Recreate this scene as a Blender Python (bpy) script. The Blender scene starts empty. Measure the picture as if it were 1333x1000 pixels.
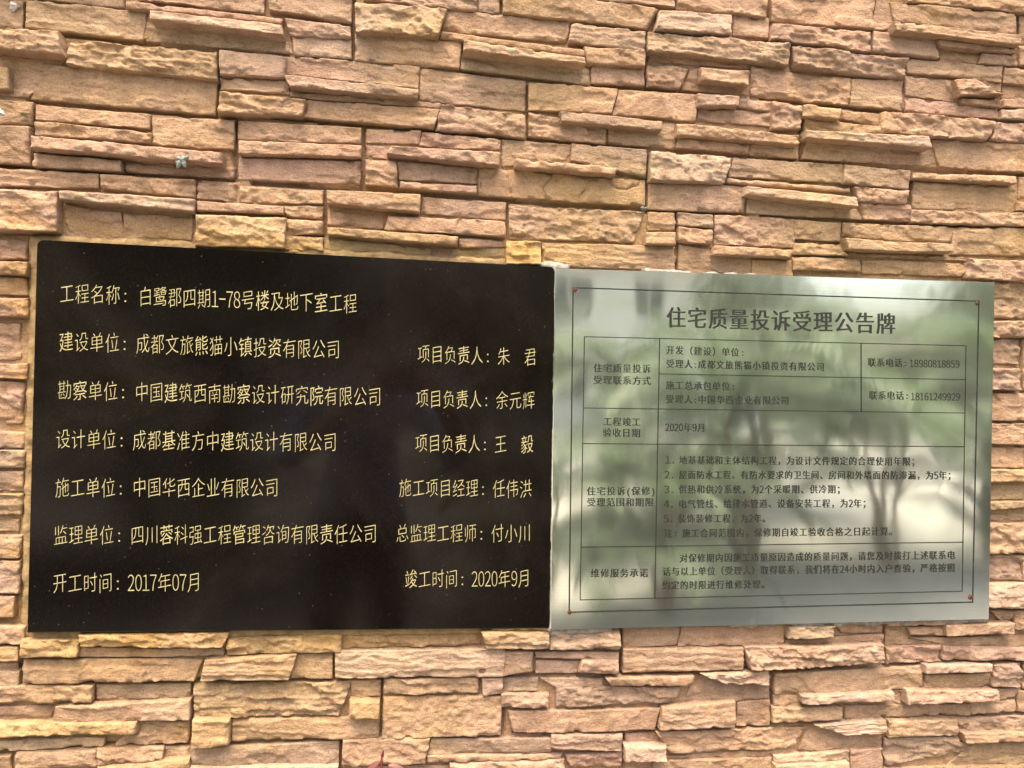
import bpy, math, random, zlib
import numpy as np

S = bpy.context.scene
COL = S.collection
rad = math.radians

# ------------------------------------------------------------------ camera
PW, PH, FPX = 1333.0, 1000.0, 963.0
CXP, CYP = 666.5, 500.0
YAW, ROLL = rad(7.9), rad(1.65)
CAM = np.array([0.0, -1.17, 1.50])
F = np.array([math.sin(YAW), math.cos(YAW), 0.0])
R0 = np.array([math.cos(YAW), -math.sin(YAW), 0.0])
U0 = np.array([0.0, 0.0, 1.0])
RT = R0 * math.cos(ROLL) + U0 * math.sin(ROLL)
UP = U0 * math.cos(ROLL) - R0 * math.sin(ROLL)
import mathutils
cd = bpy.data.cameras.new('camera')
cam = bpy.data.objects.new('camera', cd)
COL.objects.link(cam)
cd.sensor_width = 36.0
cd.lens = FPX / PW * 36.0
cd.clip_start = 0.02
cd.clip_end = 500.0
M = mathutils.Matrix(((RT[0], UP[0], -F[0], CAM[0]), (RT[1], UP[1], -F[1], CAM[1]),
                      (RT[2], UP[2], -F[2], CAM[2]), (0, 0, 0, 1)))
cam.matrix_world = M
S.camera = cam

# ------------------------------------------------------------------ light
SUN_EL, SUN_AZ = rad(70), rad(-25)      # azimuth measured from straight in front of the wall, minus = left
world = bpy.data.worlds.new('World')
S.world = world
world.use_nodes = True
nt = world.node_tree
bg = nt.nodes['Background']
sky = nt.nodes.new('ShaderNodeTexSky')
sky.sky_type = 'NISHITA'
sky.sun_disc = False
sky.sun_elevation = SUN_EL
sky.sun_rotation = rad(180) + SUN_AZ * -1
sky.air_density = 1.0
sky.dust_density = 9.0
sky.ozone_density = 0.6
_mx = nt.nodes.new('ShaderNodeMix')      # hazy sky: a touch less blue
_mx.data_type = 'RGBA'; _mx.blend_type = 'MULTIPLY'; _mx.inputs[0].default_value = 1; _mx.inputs[7].default_value = (1.0, .93, .82, 1)
nt.links.new(sky.outputs[0], _mx.inputs[6]); nt.links.new(_mx.outputs[2], bg.inputs[0])
bg.inputs[1].default_value = 0.15
sd = bpy.data.lights.new('sun', 'SUN')
sd.energy = 0.42
sd.angle = rad(15)
sd.color = (1.0, 0.93, 0.84)
sun = bpy.data.objects.new('sun', sd)
COL.objects.link(sun)
dirv = mathutils.Vector((math.sin(SUN_AZ) * math.cos(SUN_EL), -math.cos(SUN_AZ) * math.cos(SUN_EL), math.sin(SUN_EL)))
sun.rotation_euler = dirv.to_track_quat('Z', 'Y').to_euler()
S.view_settings.view_transform = 'Standard'
S.view_settings.look = 'None'
S.view_settings.gamma = 1.0
S.view_settings.use_curve_mapping = False
S.view_settings.exposure = 2.22

# ------------------------------------------------------------------ helpers
def tag(o, label=None, cat=None, group=None, kind=None):
    for k, v in (('label', label), ('category', cat), ('group', group), ('kind', kind)):
        if v: o[k] = v
    return o

def obj(name, me, parent=None, loc=None):
    o = bpy.data.objects.new(name, me)
    COL.objects.link(o)
    if loc is not None: o.location = loc
    if parent is not None: o.parent = parent
    return o

def mesh(name, V, Fc, mat=None, smooth=None):
    me = bpy.data.meshes.new(name)
    V = np.asarray(V, dtype=np.float32)
    if isinstance(Fc, np.ndarray):
        n, k = Fc.shape
        me.vertices.add(len(V)); me.vertices.foreach_set('co', V.ravel())
        me.loops.add(n * k); me.loops.foreach_set('vertex_index', Fc.astype(np.int32).ravel())
        me.polygons.add(n)
        me.polygons.foreach_set('loop_start', np.arange(0, n * k, k, dtype=np.int32))
        if smooth is not None:
            me.polygons.foreach_set('use_smooth', np.asarray(smooth, dtype=bool))
        me.update(calc_edges=True); me.validate()
    else:
        me.from_pydata([tuple(v) for v in V], [], Fc)
        if smooth:
            for p in me.polygons: p.use_smooth = True
        me.update()
    if mat: me.materials.append(mat)
    return me

def unproj(px, py, depth):
    """photo point -> (x, z) on the plane lying `depth` in front of the wall face"""
    a = (np.asarray(px, float) - CXP) / FPX
    b = (CYP - np.asarray(py, float)) / FPX
    d = F[None, :] + a.reshape(-1, 1) * RT + b.reshape(-1, 1) * UP
    t = (-depth - CAM[1]) / d[:, 1]
    return CAM[0] + t * d[:, 0], CAM[2] + t * d[:, 2]

def P1(px, py, depth=0.0):
    x, z = unproj([px], [py], depth)
    return float(x[0]), float(z[0])

def _hash(ix, iy, seed):
    h = (ix.astype(np.int64) * 374761393 + iy.astype(np.int64) * 668265263 + seed * 1442695041) & 0xffffffff
    h = ((h ^ (h >> 13)) * 1274126177) & 0xffffffff
    h = ((h ^ (h >> 16)) * 2246822519) & 0xffffffff
    return ((h ^ (h >> 15)) & 0xffffff) / float(0xffffff)

def vn(x, y, seed):
    ix = np.floor(x); iy = np.floor(y)
    fx = x - ix; fy = y - iy
    fx = fx * fx * fx * (fx * (fx * 6 - 15) + 10); fy = fy * fy * fy * (fy * (fy * 6 - 15) + 10)
    a = _hash(ix, iy, seed); b = _hash(ix + 1, iy, seed)
    c = _hash(ix, iy + 1, seed); d = _hash(ix + 1, iy + 1, seed)
    return (a * (1 - fx) + b * fx) * (1 - fy) + (c * (1 - fx) + d * fx) * fy

def fbm(x, y, seed, oct=4, g=0.5):
    s = 0; a = 1; t = 0
    for i in range(oct):
        s = s + a * (vn(x, y, seed + i * 17) - 0.5); t += a
        x = x * 2.03 + 3.7; y = y * 2.03 + 1.3; a *= g
    return s / t * 2

def node(nt, typ, **kw):
    n = nt.nodes.new(typ)
    for k, v in kw.items():
        if k.startswith('i_'):
            key = k[2:]
            key = int(key) if key.isdigit() else key.replace('_', ' ')
            n.inputs[key].default_value = v
        else: setattr(n, k, v)
    return n

def newmat(name, base=(0.5, 0.5, 0.5), rough=0.7, metal=0.0):
    m = bpy.data.materials.new(name); m.use_nodes = True
    b = m.node_tree.nodes['Principled BSDF']
    b.inputs['Base Color'].default_value = (*base, 1)
    b.inputs['Roughness'].default_value = rough
    b.inputs['Metallic'].default_value = metal
    return m, m.node_tree, b

def ramp(nt, stops, interp='LINEAR'):
    r = nt.nodes.new('ShaderNodeValToRGB')
    r.color_ramp.interpolation = interp
    e = r.color_ramp.elements
    while len(e) < len(stops): e.new(0.5)
    for el, (p, c) in zip(e, stops):
        el.position = p; el.color = (*c, 1) if len(c) == 3 else c
    return r

# ------------------------------------------------------------------ materials
def stone_material():
    m, nt, b = newmat('stone', rough=0.88)
    L = nt.links.new
    geo = node(nt, 'ShaderNodeNewGeometry'); oi = node(nt, 'ShaderNodeObjectInfo')
    mp = node(nt, 'ShaderNodeMapping'); mp.inputs['Scale'].default_value = (1, 1, 1.9)
    L(geo.outputs['Position'], mp.inputs['Vector'])
    off = node(nt, 'ShaderNodeVectorMath', operation='SCALE'); off.inputs[0].default_value = (7.1, 3.3, 5.7)
    L(oi.outputs['Random'], off.inputs['Scale'])
    add = node(nt, 'ShaderNodeVectorMath', operation='ADD'); L(mp.outputs[0], add.inputs[0]); L(off.outputs[0], add.inputs[1])
    n1 = node(nt, 'ShaderNodeTexNoise', i_Scale=9.0, i_Detail=5.0, i_Roughness=0.6, i_Distortion=0.5); L(mp.outputs[0], n1.inputs['Vector'])
    n2 = node(nt, 'ShaderNodeTexNoise', i_Scale=55.0, i_Detail=6.0, i_Roughness=0.7); L(add.outputs[0], n2.inputs['Vector'])
    n3 = node(nt, 'ShaderNodeTexNoise', i_Scale=420.0, i_Detail=3.0, i_Roughness=0.6); L(geo.outputs['Position'], n3.inputs['Vector'])
    n4 = node(nt, 'ShaderNodeTexNoise', i_Scale=6.0, i_Detail=4.0); L(mp.outputs[0], n4.inputs['Vector'])
    # dye patches: rose and ochre over the stone's own colour
    r1 = ramp(nt, [(0.36, (1.05, .99, .87)), (0.50, (1.02, .99, .96)), (0.64, (1.02, .955, .92))]); L(n1.outputs[0], r1.inputs[0])
    m1 = node(nt, 'ShaderNodeMix', data_type='RGBA', blend_type='MULTIPLY'); m1.inputs[0].default_value = 1
    L(oi.outputs['Color'], m1.inputs[6]); L(r1.outputs[0], m1.inputs[7])
    r2 = ramp(nt, [(0.3, (.74, .71, .68)), (0.5, (1, 1, 1)), (0.7, (1.18, 1.18, 1.16))]); L(n2.outputs[0], r2.inputs[0])
    m2 = node(nt, 'ShaderNodeMix', data_type='RGBA', blend_type='MULTIPLY'); m2.inputs[0].default_value = 1
    L(m1.outputs[2], m2.inputs[6]); L(r2.outputs[0], m2.inputs[7])
    nb = node(nt, 'ShaderNodeTexNoise', i_Scale=2.6, i_Detail=2.0); L(geo.outputs['Position'], nb.inputs['Vector'])
    rb = ramp(nt, [(0.36, (.98, 1.0, .86)), (0.5, (1, 1, 1)), (0.60, (.99, .98, 1.05))]); L(nb.outputs[0], rb.inputs[0])
    mb = node(nt, 'ShaderNodeMix', data_type='RGBA', blend_type='MULTIPLY'); mb.inputs[0].default_value = 1
    L(m2.outputs[2], mb.inputs[6]); L(rb.outputs[0], mb.inputs[7]); m2 = mb
    ms = node(nt, 'ShaderNodeMapping'); ms.inputs['Scale'].default_value = (34, 34, 2.2); L(geo.outputs['Position'], ms.inputs['Vector'])
    ns = node(nt, 'ShaderNodeTexNoise', i_Scale=1.0, i_Detail=4.0); L(ms.outputs[0], ns.inputs['Vector'])
    rr_ = ramp(nt, [(0.36, (.86, .85, .84)), (0.52, (1, 1, 1)), (0.7, (1.05, 1.05, 1.06))]); L(ns.outputs[0], rr_.inputs[0])
    mw = node(nt, 'ShaderNodeMix', data_type='RGBA', blend_type='MULTIPLY'); mw.inputs[0].default_value = 1
    L(m2.outputs[2], mw.inputs[6]); L(rr_.outputs[0], mw.inputs[7]); m2 = mw
    # greyish weathering
    r3 = ramp(nt, [(0.55, (0, 0, 0)), (0.72, (1, 1, 1))]); L(n4.outputs[0], r3.inputs[0])
    mm = node(nt, 'ShaderNodeMath', operation='MULTIPLY'); mm.inputs[1].default_value = 0.45; L(r3.outputs[0], mm.inputs[0])
    m3 = node(nt, 'ShaderNodeMix', data_type='RGBA'); L(mm.outputs[0], m3.inputs[0]); L(m2.outputs[2], m3.inputs[6])
    m3.inputs[7].default_value = (.24, .19, .145, 1)
    # dust grain
    r4 = ramp(nt, [(0.32, (.76, .73, .70)), (0.5, (1, 1, 1)), (0.68, (1.14, 1.13, 1.12))]); L(n3.outputs[0], r4.inputs[0])
    m4 = node(nt, 'ShaderNodeMix', data_type='RGBA', blend_type='MULTIPLY'); m4.inputs[0].default_value = 1
    L(m3.outputs[2], m4.inputs[6]); L(r4.outputs[0], m4.inputs[7])
    # pits
    vo = node(nt, 'ShaderNodeTexVoronoi', i_Scale=85.0); L(geo.outputs['Position'], vo.inputs['Vector'])
    sp = node(nt, 'ShaderNodeSeparateColor'); L(vo.outputs['Color'], sp.inputs[0])
    gt = node(nt, 'ShaderNodeMath', operation='GREATER_THAN'); gt.inputs[1].default_value = 0.93; L(sp.outputs[0], gt.inputs[0])
    lt = node(nt, 'ShaderNodeMath', operation='LESS_THAN'); lt.inputs[1].default_value = 0.10; L(vo.outputs['Distance'], lt.inputs[0])
    pit = node(nt, 'ShaderNodeMath', operation='MULTIPLY'); L(gt.outputs[0], pit.inputs[0]); L(lt.outputs[0], pit.inputs[1])
    m5 = node(nt, 'ShaderNodeMix', data_type='RGBA'); L(pit.outputs[0], m5.inputs[0]); L(m4.outputs[2], m5.inputs[6]); m5.inputs[7].default_value = (.12, .08, .05, 1)
    # ochre staining from the fixing glue, close round the black plaque
    px_, pz_ = unproj([48, 723, 715, 35], [312, 347, 818, 824], .03)
    gx, gz = px_.mean(), pz_.mean(); hx, hz = (px_.max() - px_.min()) / 2, (pz_.max() - pz_.min()) / 2 - .01
    sx = node(nt, 'ShaderNodeSeparateXYZ'); L(geo.outputs['Position'], sx.inputs[0])
    ds = []
    for k, c0, hh in ((0, gx, hx), (2, gz, hz)):
        a = node(nt, 'ShaderNodeMath', operation='SUBTRACT'); L(sx.outputs[k], a.inputs[0]); a.inputs[1].default_value = float(c0)
        a2 = node(nt, 'ShaderNodeMath', operation='ABSOLUTE'); L(a.outputs[0], a2.inputs[0])
        a3 = node(nt, 'ShaderNodeMath', operation='SUBTRACT'); L(a2.outputs[0], a3.inputs[0]); a3.inputs[1].default_value = float(hh); ds.append(a3)
    mxd = node(nt, 'ShaderNodeMath', operation='MAXIMUM'); L(ds[0].outputs[0], mxd.inputs[0]); L(ds[1].outputs[0], mxd.inputs[1])
    nz = node(nt, 'ShaderNodeMath', operation='MULTIPLY_ADD'); L(n1.outputs[0], nz.inputs[0]); nz.inputs[1].default_value = .16; L(mxd.outputs[0], nz.inputs[2])
    mr = node(nt, 'ShaderNodeMapRange'); mr.inputs[1].default_value = .075; mr.inputs[2].default_value = .125; mr.inputs[3].default_value = .75; mr.inputs[4].default_value = 0.0
    L(nz.outputs[0], mr.inputs[0])
    m6 = node(nt, 'ShaderNodeMix', data_type='RGBA', blend_type='MULTIPLY'); L(mr.outputs[0], m6.inputs[0]); L(m5.outputs[2], m6.inputs[6]); m6.inputs[7].default_value = (1.06, .98, .62, 1)
    L(m6.outputs[2], b.inputs['Base Color'])
    # relief
    hb = node(nt, 'ShaderNodeMath', operation='MULTIPLY_ADD'); hb.inputs[1].default_value = 0.35
    n5 = node(nt, 'ShaderNodeTexNoise', i_Scale=150.0, i_Detail=5.0, i_Roughness=0.65, i_Distortion=0.4); L(mp.outputs[0], n5.inputs['Vector'])
    L(n3.outputs[0], hb.inputs[0]); L(n5.outputs[0], hb.inputs[2])
    ps = node(nt, 'ShaderNodeMath', operation='MULTIPLY_ADD'); ps.inputs[1].default_value = -0.8; L(pit.outputs[0], ps.inputs[0]); L(hb.outputs[0], ps.inputs[2])
    bp = node(nt, 'ShaderNodeBump', i_Strength=0.85, i_Distance=0.0028); L(ps.outputs[0], bp.inputs['Height'])
    L(bp.outputs[0], b.inputs['Normal'])
    b.inputs['Specular IOR Level'].default_value = 0.25
    return m
M_STONE = stone_material()

def mortar_material(name, c1, c2, scale=40):
    m, nt, b = newmat(name, rough=0.95)
    L = nt.links.new
    geo = node(nt, 'ShaderNodeNewGeometry')
    n = node(nt, 'ShaderNodeTexNoise', i_Scale=float(scale), i_Detail=6.0, i_Roughness=0.7); L(geo.outputs['Position'], n.inputs['Vector'])
    r = ramp(nt, [(0.35, c1), (0.65, c2)]); L(n.outputs[0], r.inputs[0]); L(r.outputs[0], b.inputs['Base Color'])
    n2 = node(nt, 'ShaderNodeTexNoise', i_Scale=260.0, i_Detail=4.0); L(geo.outputs['Position'], n2.inputs['Vector'])
    bp = node(nt, 'ShaderNodeBump', i_Strength=0.8, i_Distance=0.002); L(n2.outputs[0], bp.inputs['Height']); L(bp.outputs[0], b.inputs['Normal'])
    b.inputs['Specular IOR Level'].default_value = 0.2
    return m
M_JOINT = mortar_material('joint_mortar', (.26, .185, .13), (.38, .28, .195))
M_BED = mortar_material('bed_mortar', (.17, .12, .06), (.29, .21, .105), 60)
M_GREY = mortar_material('grey_mortar', (.12, .11, .095), (.30, .285, .25), 90)
M_SPLASH = mortar_material('splash_mortar', (.11, .14, .13), (.26, .30, .28), 150)
M_WHITE = mortar_material('white_splash', (.35, .35, .33), (.6, .6, .58), 120)

def granite_material():
    m, nt, b = newmat('black_granite', rough=0.12)
    L = nt.links.new
    geo = node(nt, 'ShaderNodeNewGeometry')
    n = node(nt, 'ShaderNodeTexNoise', i_Scale=700.0, i_Detail=2.0); L(geo.outputs['Position'], n.inputs['Vector'])
    r = ramp(nt, [(0.45, (.0022, .0017, .0014)), (0.62, (.004, .0031, .0025)), (0.78, (.018, .013, .009))]); L(n.outputs[0], r.inputs[0])
    L(r.outputs[0], b.inputs['Base Color'])
    vo = node(nt, 'ShaderNodeTexVoronoi', i_Scale=150.0); L(geo.outputs['Position'], vo.inputs['Vector'])
    sp = node(nt, 'ShaderNodeSeparateColor'); L(vo.outputs['Color'], sp.inputs[0])
    g1 = node(nt, 'ShaderNodeMath', operation='GREATER_THAN'); g1.inputs[1].default_value = 0.94; L(sp.outputs[0], g1.inputs[0])
    l1 = node(nt, 'ShaderNodeMath', operation='LESS_THAN'); l1.inputs[1].default_value = 0.13; L(vo.outputs['Distance'], l1.inputs[0])
    dm = node(nt, 'ShaderNodeMath', operation='MULTIPLY'); L(g1.outputs[0], dm.inputs[0]); L(l1.outputs[0], dm.inputs[1])
    sm = node(nt, 'ShaderNodeTexNoise', i_Scale=2.2, i_Detail=6.0, i_Roughness=.65, i_Distortion=1.2); L(geo.outputs['Position'], sm.inputs['Vector'])
    rs_ = ramp(nt, [(0.48, (0, 0, 0)), (0.75, (.009, .0075, .006))]); L(sm.outputs[0], rs_.inputs[0])
    ad = node(nt, 'ShaderNodeMix', data_type='RGBA', blend_type='ADD'); ad.inputs[0].default_value = 1; L(r.outputs[0], ad.inputs[6]); L(rs_.outputs[0], ad.inputs[7])
    du = node(nt, 'ShaderNodeMix', data_type='RGBA'); L(dm.outputs[0], du.inputs[0]); L(ad.outputs[2], du.inputs[6]); du.inputs[7].default_value = (.05, .046, .04, 1)
    L(du.outputs[2], b.inputs['Base Color'])
    # dust film that dulls the polish in places
    n2 = node(nt, 'ShaderNodeTexNoise', i_Scale=5.0, i_Detail=5.0, i_Roughness=0.6); L(geo.outputs['Position'], n2.inputs['Vector'])
    r2 = ramp(nt, [(0.35, (.06,) * 3), (0.7, (.16,) * 3)]); L(n2.outputs[0], r2.inputs[0]); L(r2.outputs[0], b.inputs['Roughness'])
    b.inputs['Specular IOR Level'].default_value = 0.22
    return m
M_GRANITE = granite_material()

def steel_material():
    m, nt, b = newmat('brushed_steel', rough=0.2, metal=0.97)
    L = nt.links.new
    geo = node(nt, 'ShaderNodeNewGeometry')
    mp = node(nt, 'ShaderNodeMapping'); mp.inputs['Scale'].default_value = (7, 7, 900); L(geo.outputs['Position'], mp.inputs['Vector'])
    n = node(nt, 'ShaderNodeTexNoise', i_Scale=1.0, i_Detail=3.0, i_Roughness=0.6); L(mp.outputs[0], n.inputs['Vector'])
    r = ramp(nt, [(0.3, (.72, .81, .77)), (0.7, (.80, .88, .84))]); L(n.outputs[0], r.inputs[0])
    # scuffs and dust specks
    v = node(nt, 'ShaderNodeTexNoise', i_Scale=330.0, i_Detail=2.0); L(geo.outputs['Position'], v.inputs['Vector'])
    v2 = node(nt, 'ShaderNodeTexNoise', i_Scale=7.0, i_Detail=4.0); L(geo.outputs['Position'], v2.inputs['Vector'])
    mu = node(nt, 'ShaderNodeMath', operation='MULTIPLY'); L(v.outputs[0], mu.inputs[0]); L(v2.outputs[0], mu.inputs[1])
    rr = ramp(nt, [(0.37, (0, 0, 0)), (0.46, (1, 1, 1))]); L(mu.outputs[0], rr.inputs[0])
    mx = node(nt, 'ShaderNodeMix', data_type='RGBA'); L(rr.outputs[0], mx.inputs[0]); L(r.outputs[0], mx.inputs[6]); mx.inputs[7].default_value = (.74, .74, .68, 1)
    L(mx.outputs[2], b.inputs['Base Color'])
    ro = node(nt, 'ShaderNodeMapRange'); ro.inputs[3].default_value = 0.03; ro.inputs[4].default_value = 0.09; L(v2.outputs[0], ro.inputs[0]); L(ro.outputs[0], b.inputs['Roughness'])
    b.inputs['Anisotropic'].default_value = 0.75
    tg = node(nt, 'ShaderNodeTangent', direction_type='RADIAL', axis='Y')
    cv = node(nt, 'ShaderNodeCombineXYZ'); cv.inputs[2].default_value = 1.0
    L(cv.outputs[0], b.inputs['Tangent'])
    wv = node(nt, 'ShaderNodeTexNoise', i_Scale=5.0, i_Detail=2.0); L(geo.outputs['Position'], wv.inputs['Vector'])
    b1 = node(nt, 'ShaderNodeBump', i_Strength=0.5, i_Distance=0.0022); L(wv.outputs[0], b1.inputs['Height'])
    L(b1.outputs[0], b.inputs['Normal'])
    return m
M_STEEL = steel_material()

M_GOLD, _nt, _b = newmat('gold_paint', (.55, .47, .22), 0.45)
_n = node(_nt, 'ShaderNodeTexNoise', i_Scale=120.0, i_Detail=3.0); _g = node(_nt, 'ShaderNodeNewGeometry'); _nt.links.new(_g.outputs['Position'], _n.inputs['Vector'])
_r = ramp(_nt, [(0.3, (.24, .215, .10)), (0.7, (.38, .35, .18))]); _nt.links.new(_n.outputs[0], _r.inputs[0]); _nt.links.new(_r.outputs[0], _b.inputs['Base Color'])
M_INK, _nt, _b = newmat('black_enamel', (.022, .026, .024), 0.6); _b.inputs['Specular IOR Level'].default_value = .15
_n = node(_nt, 'ShaderNodeTexNoise', i_Scale=500.0, i_Detail=2.0); _g = node(_nt, 'ShaderNodeNewGeometry'); _nt.links.new(_g.outputs['Position'], _n.inputs['Vector'])
_r = ramp(_nt, [(0.4, (.010, .012, .011)), (0.75, (.04, .045, .04))]); _nt.links.new(_n.outputs[0], _r.inputs[0]); _nt.links.new(_r.outputs[0], _b.inputs['Base Color'])
M_RUST = mortar_material('rusty_steel', (.04, .016, .010), (.16, .07, .035), 500)
M_SOIL = mortar_material('soil', (.06, .045, .03), (.14, .10, .07), 9)
M_PAVE = mortar_material('concrete_paving', (.17, .155, .14), (.25, .235, .21), 12)

def leaf_material(name, c1, c2, trans=0.4, rough=0.45):
    m, nt, b = newmat(name, c1, rough)
    L = nt.links.new
    geo = node(nt, 'ShaderNodeNewGeometry')
    n = node(nt, 'ShaderNodeTexNoise', i_Scale=3.0, i_Detail=3.0); L(geo.outputs['Position'], n.inputs['Vector'])
    r = ramp(nt, [(0.35, c1), (0.65, c2)]); L(n.outputs[0], r.inputs[0]); L(r.outputs[0], b.inputs['Base Color'])
    t = node(nt, 'ShaderNodeBsdfTranslucent'); L(r.outputs[0], t.inputs[0])
    mx = node(nt, 'ShaderNodeMixShader'); mx.inputs[0].default_value = trans
    L(b.outputs[0], mx.inputs[1]); L(t.outputs[0], mx.inputs[2]); L(mx.outputs[0], nt.nodes['Material Output'].inputs[0])
    return m
M_PALM = leaf_material('palm_leaf', (.065, .10, .04), (.10, .15, .065))
M_SHRUB = leaf_material('shrub_leaf', (.055, .075, .035), (.095, .12, .06))
M_REDLEAF = leaf_material('red_leaf', (.07, .012, .012), (.14, .025, .02), 0.15)
M_GRASS = leaf_material('grass', (.05, .07, .03), (.085, .11, .05), 0.1, 0.8)
M_TRUNK = mortar_material('palm_trunk', (.16, .12, .08), (.30, .24, .17), 14)

TINT = {'t': (.50, .365, .25), 'p': (.50, .355, .265), 'o': (.50, .350, .225), 'y': (.54, .385, .185),
        'g': (.41, .315, .235), 'w': (.58, .455, .345), 'G': (.38, .31, .19)}
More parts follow.
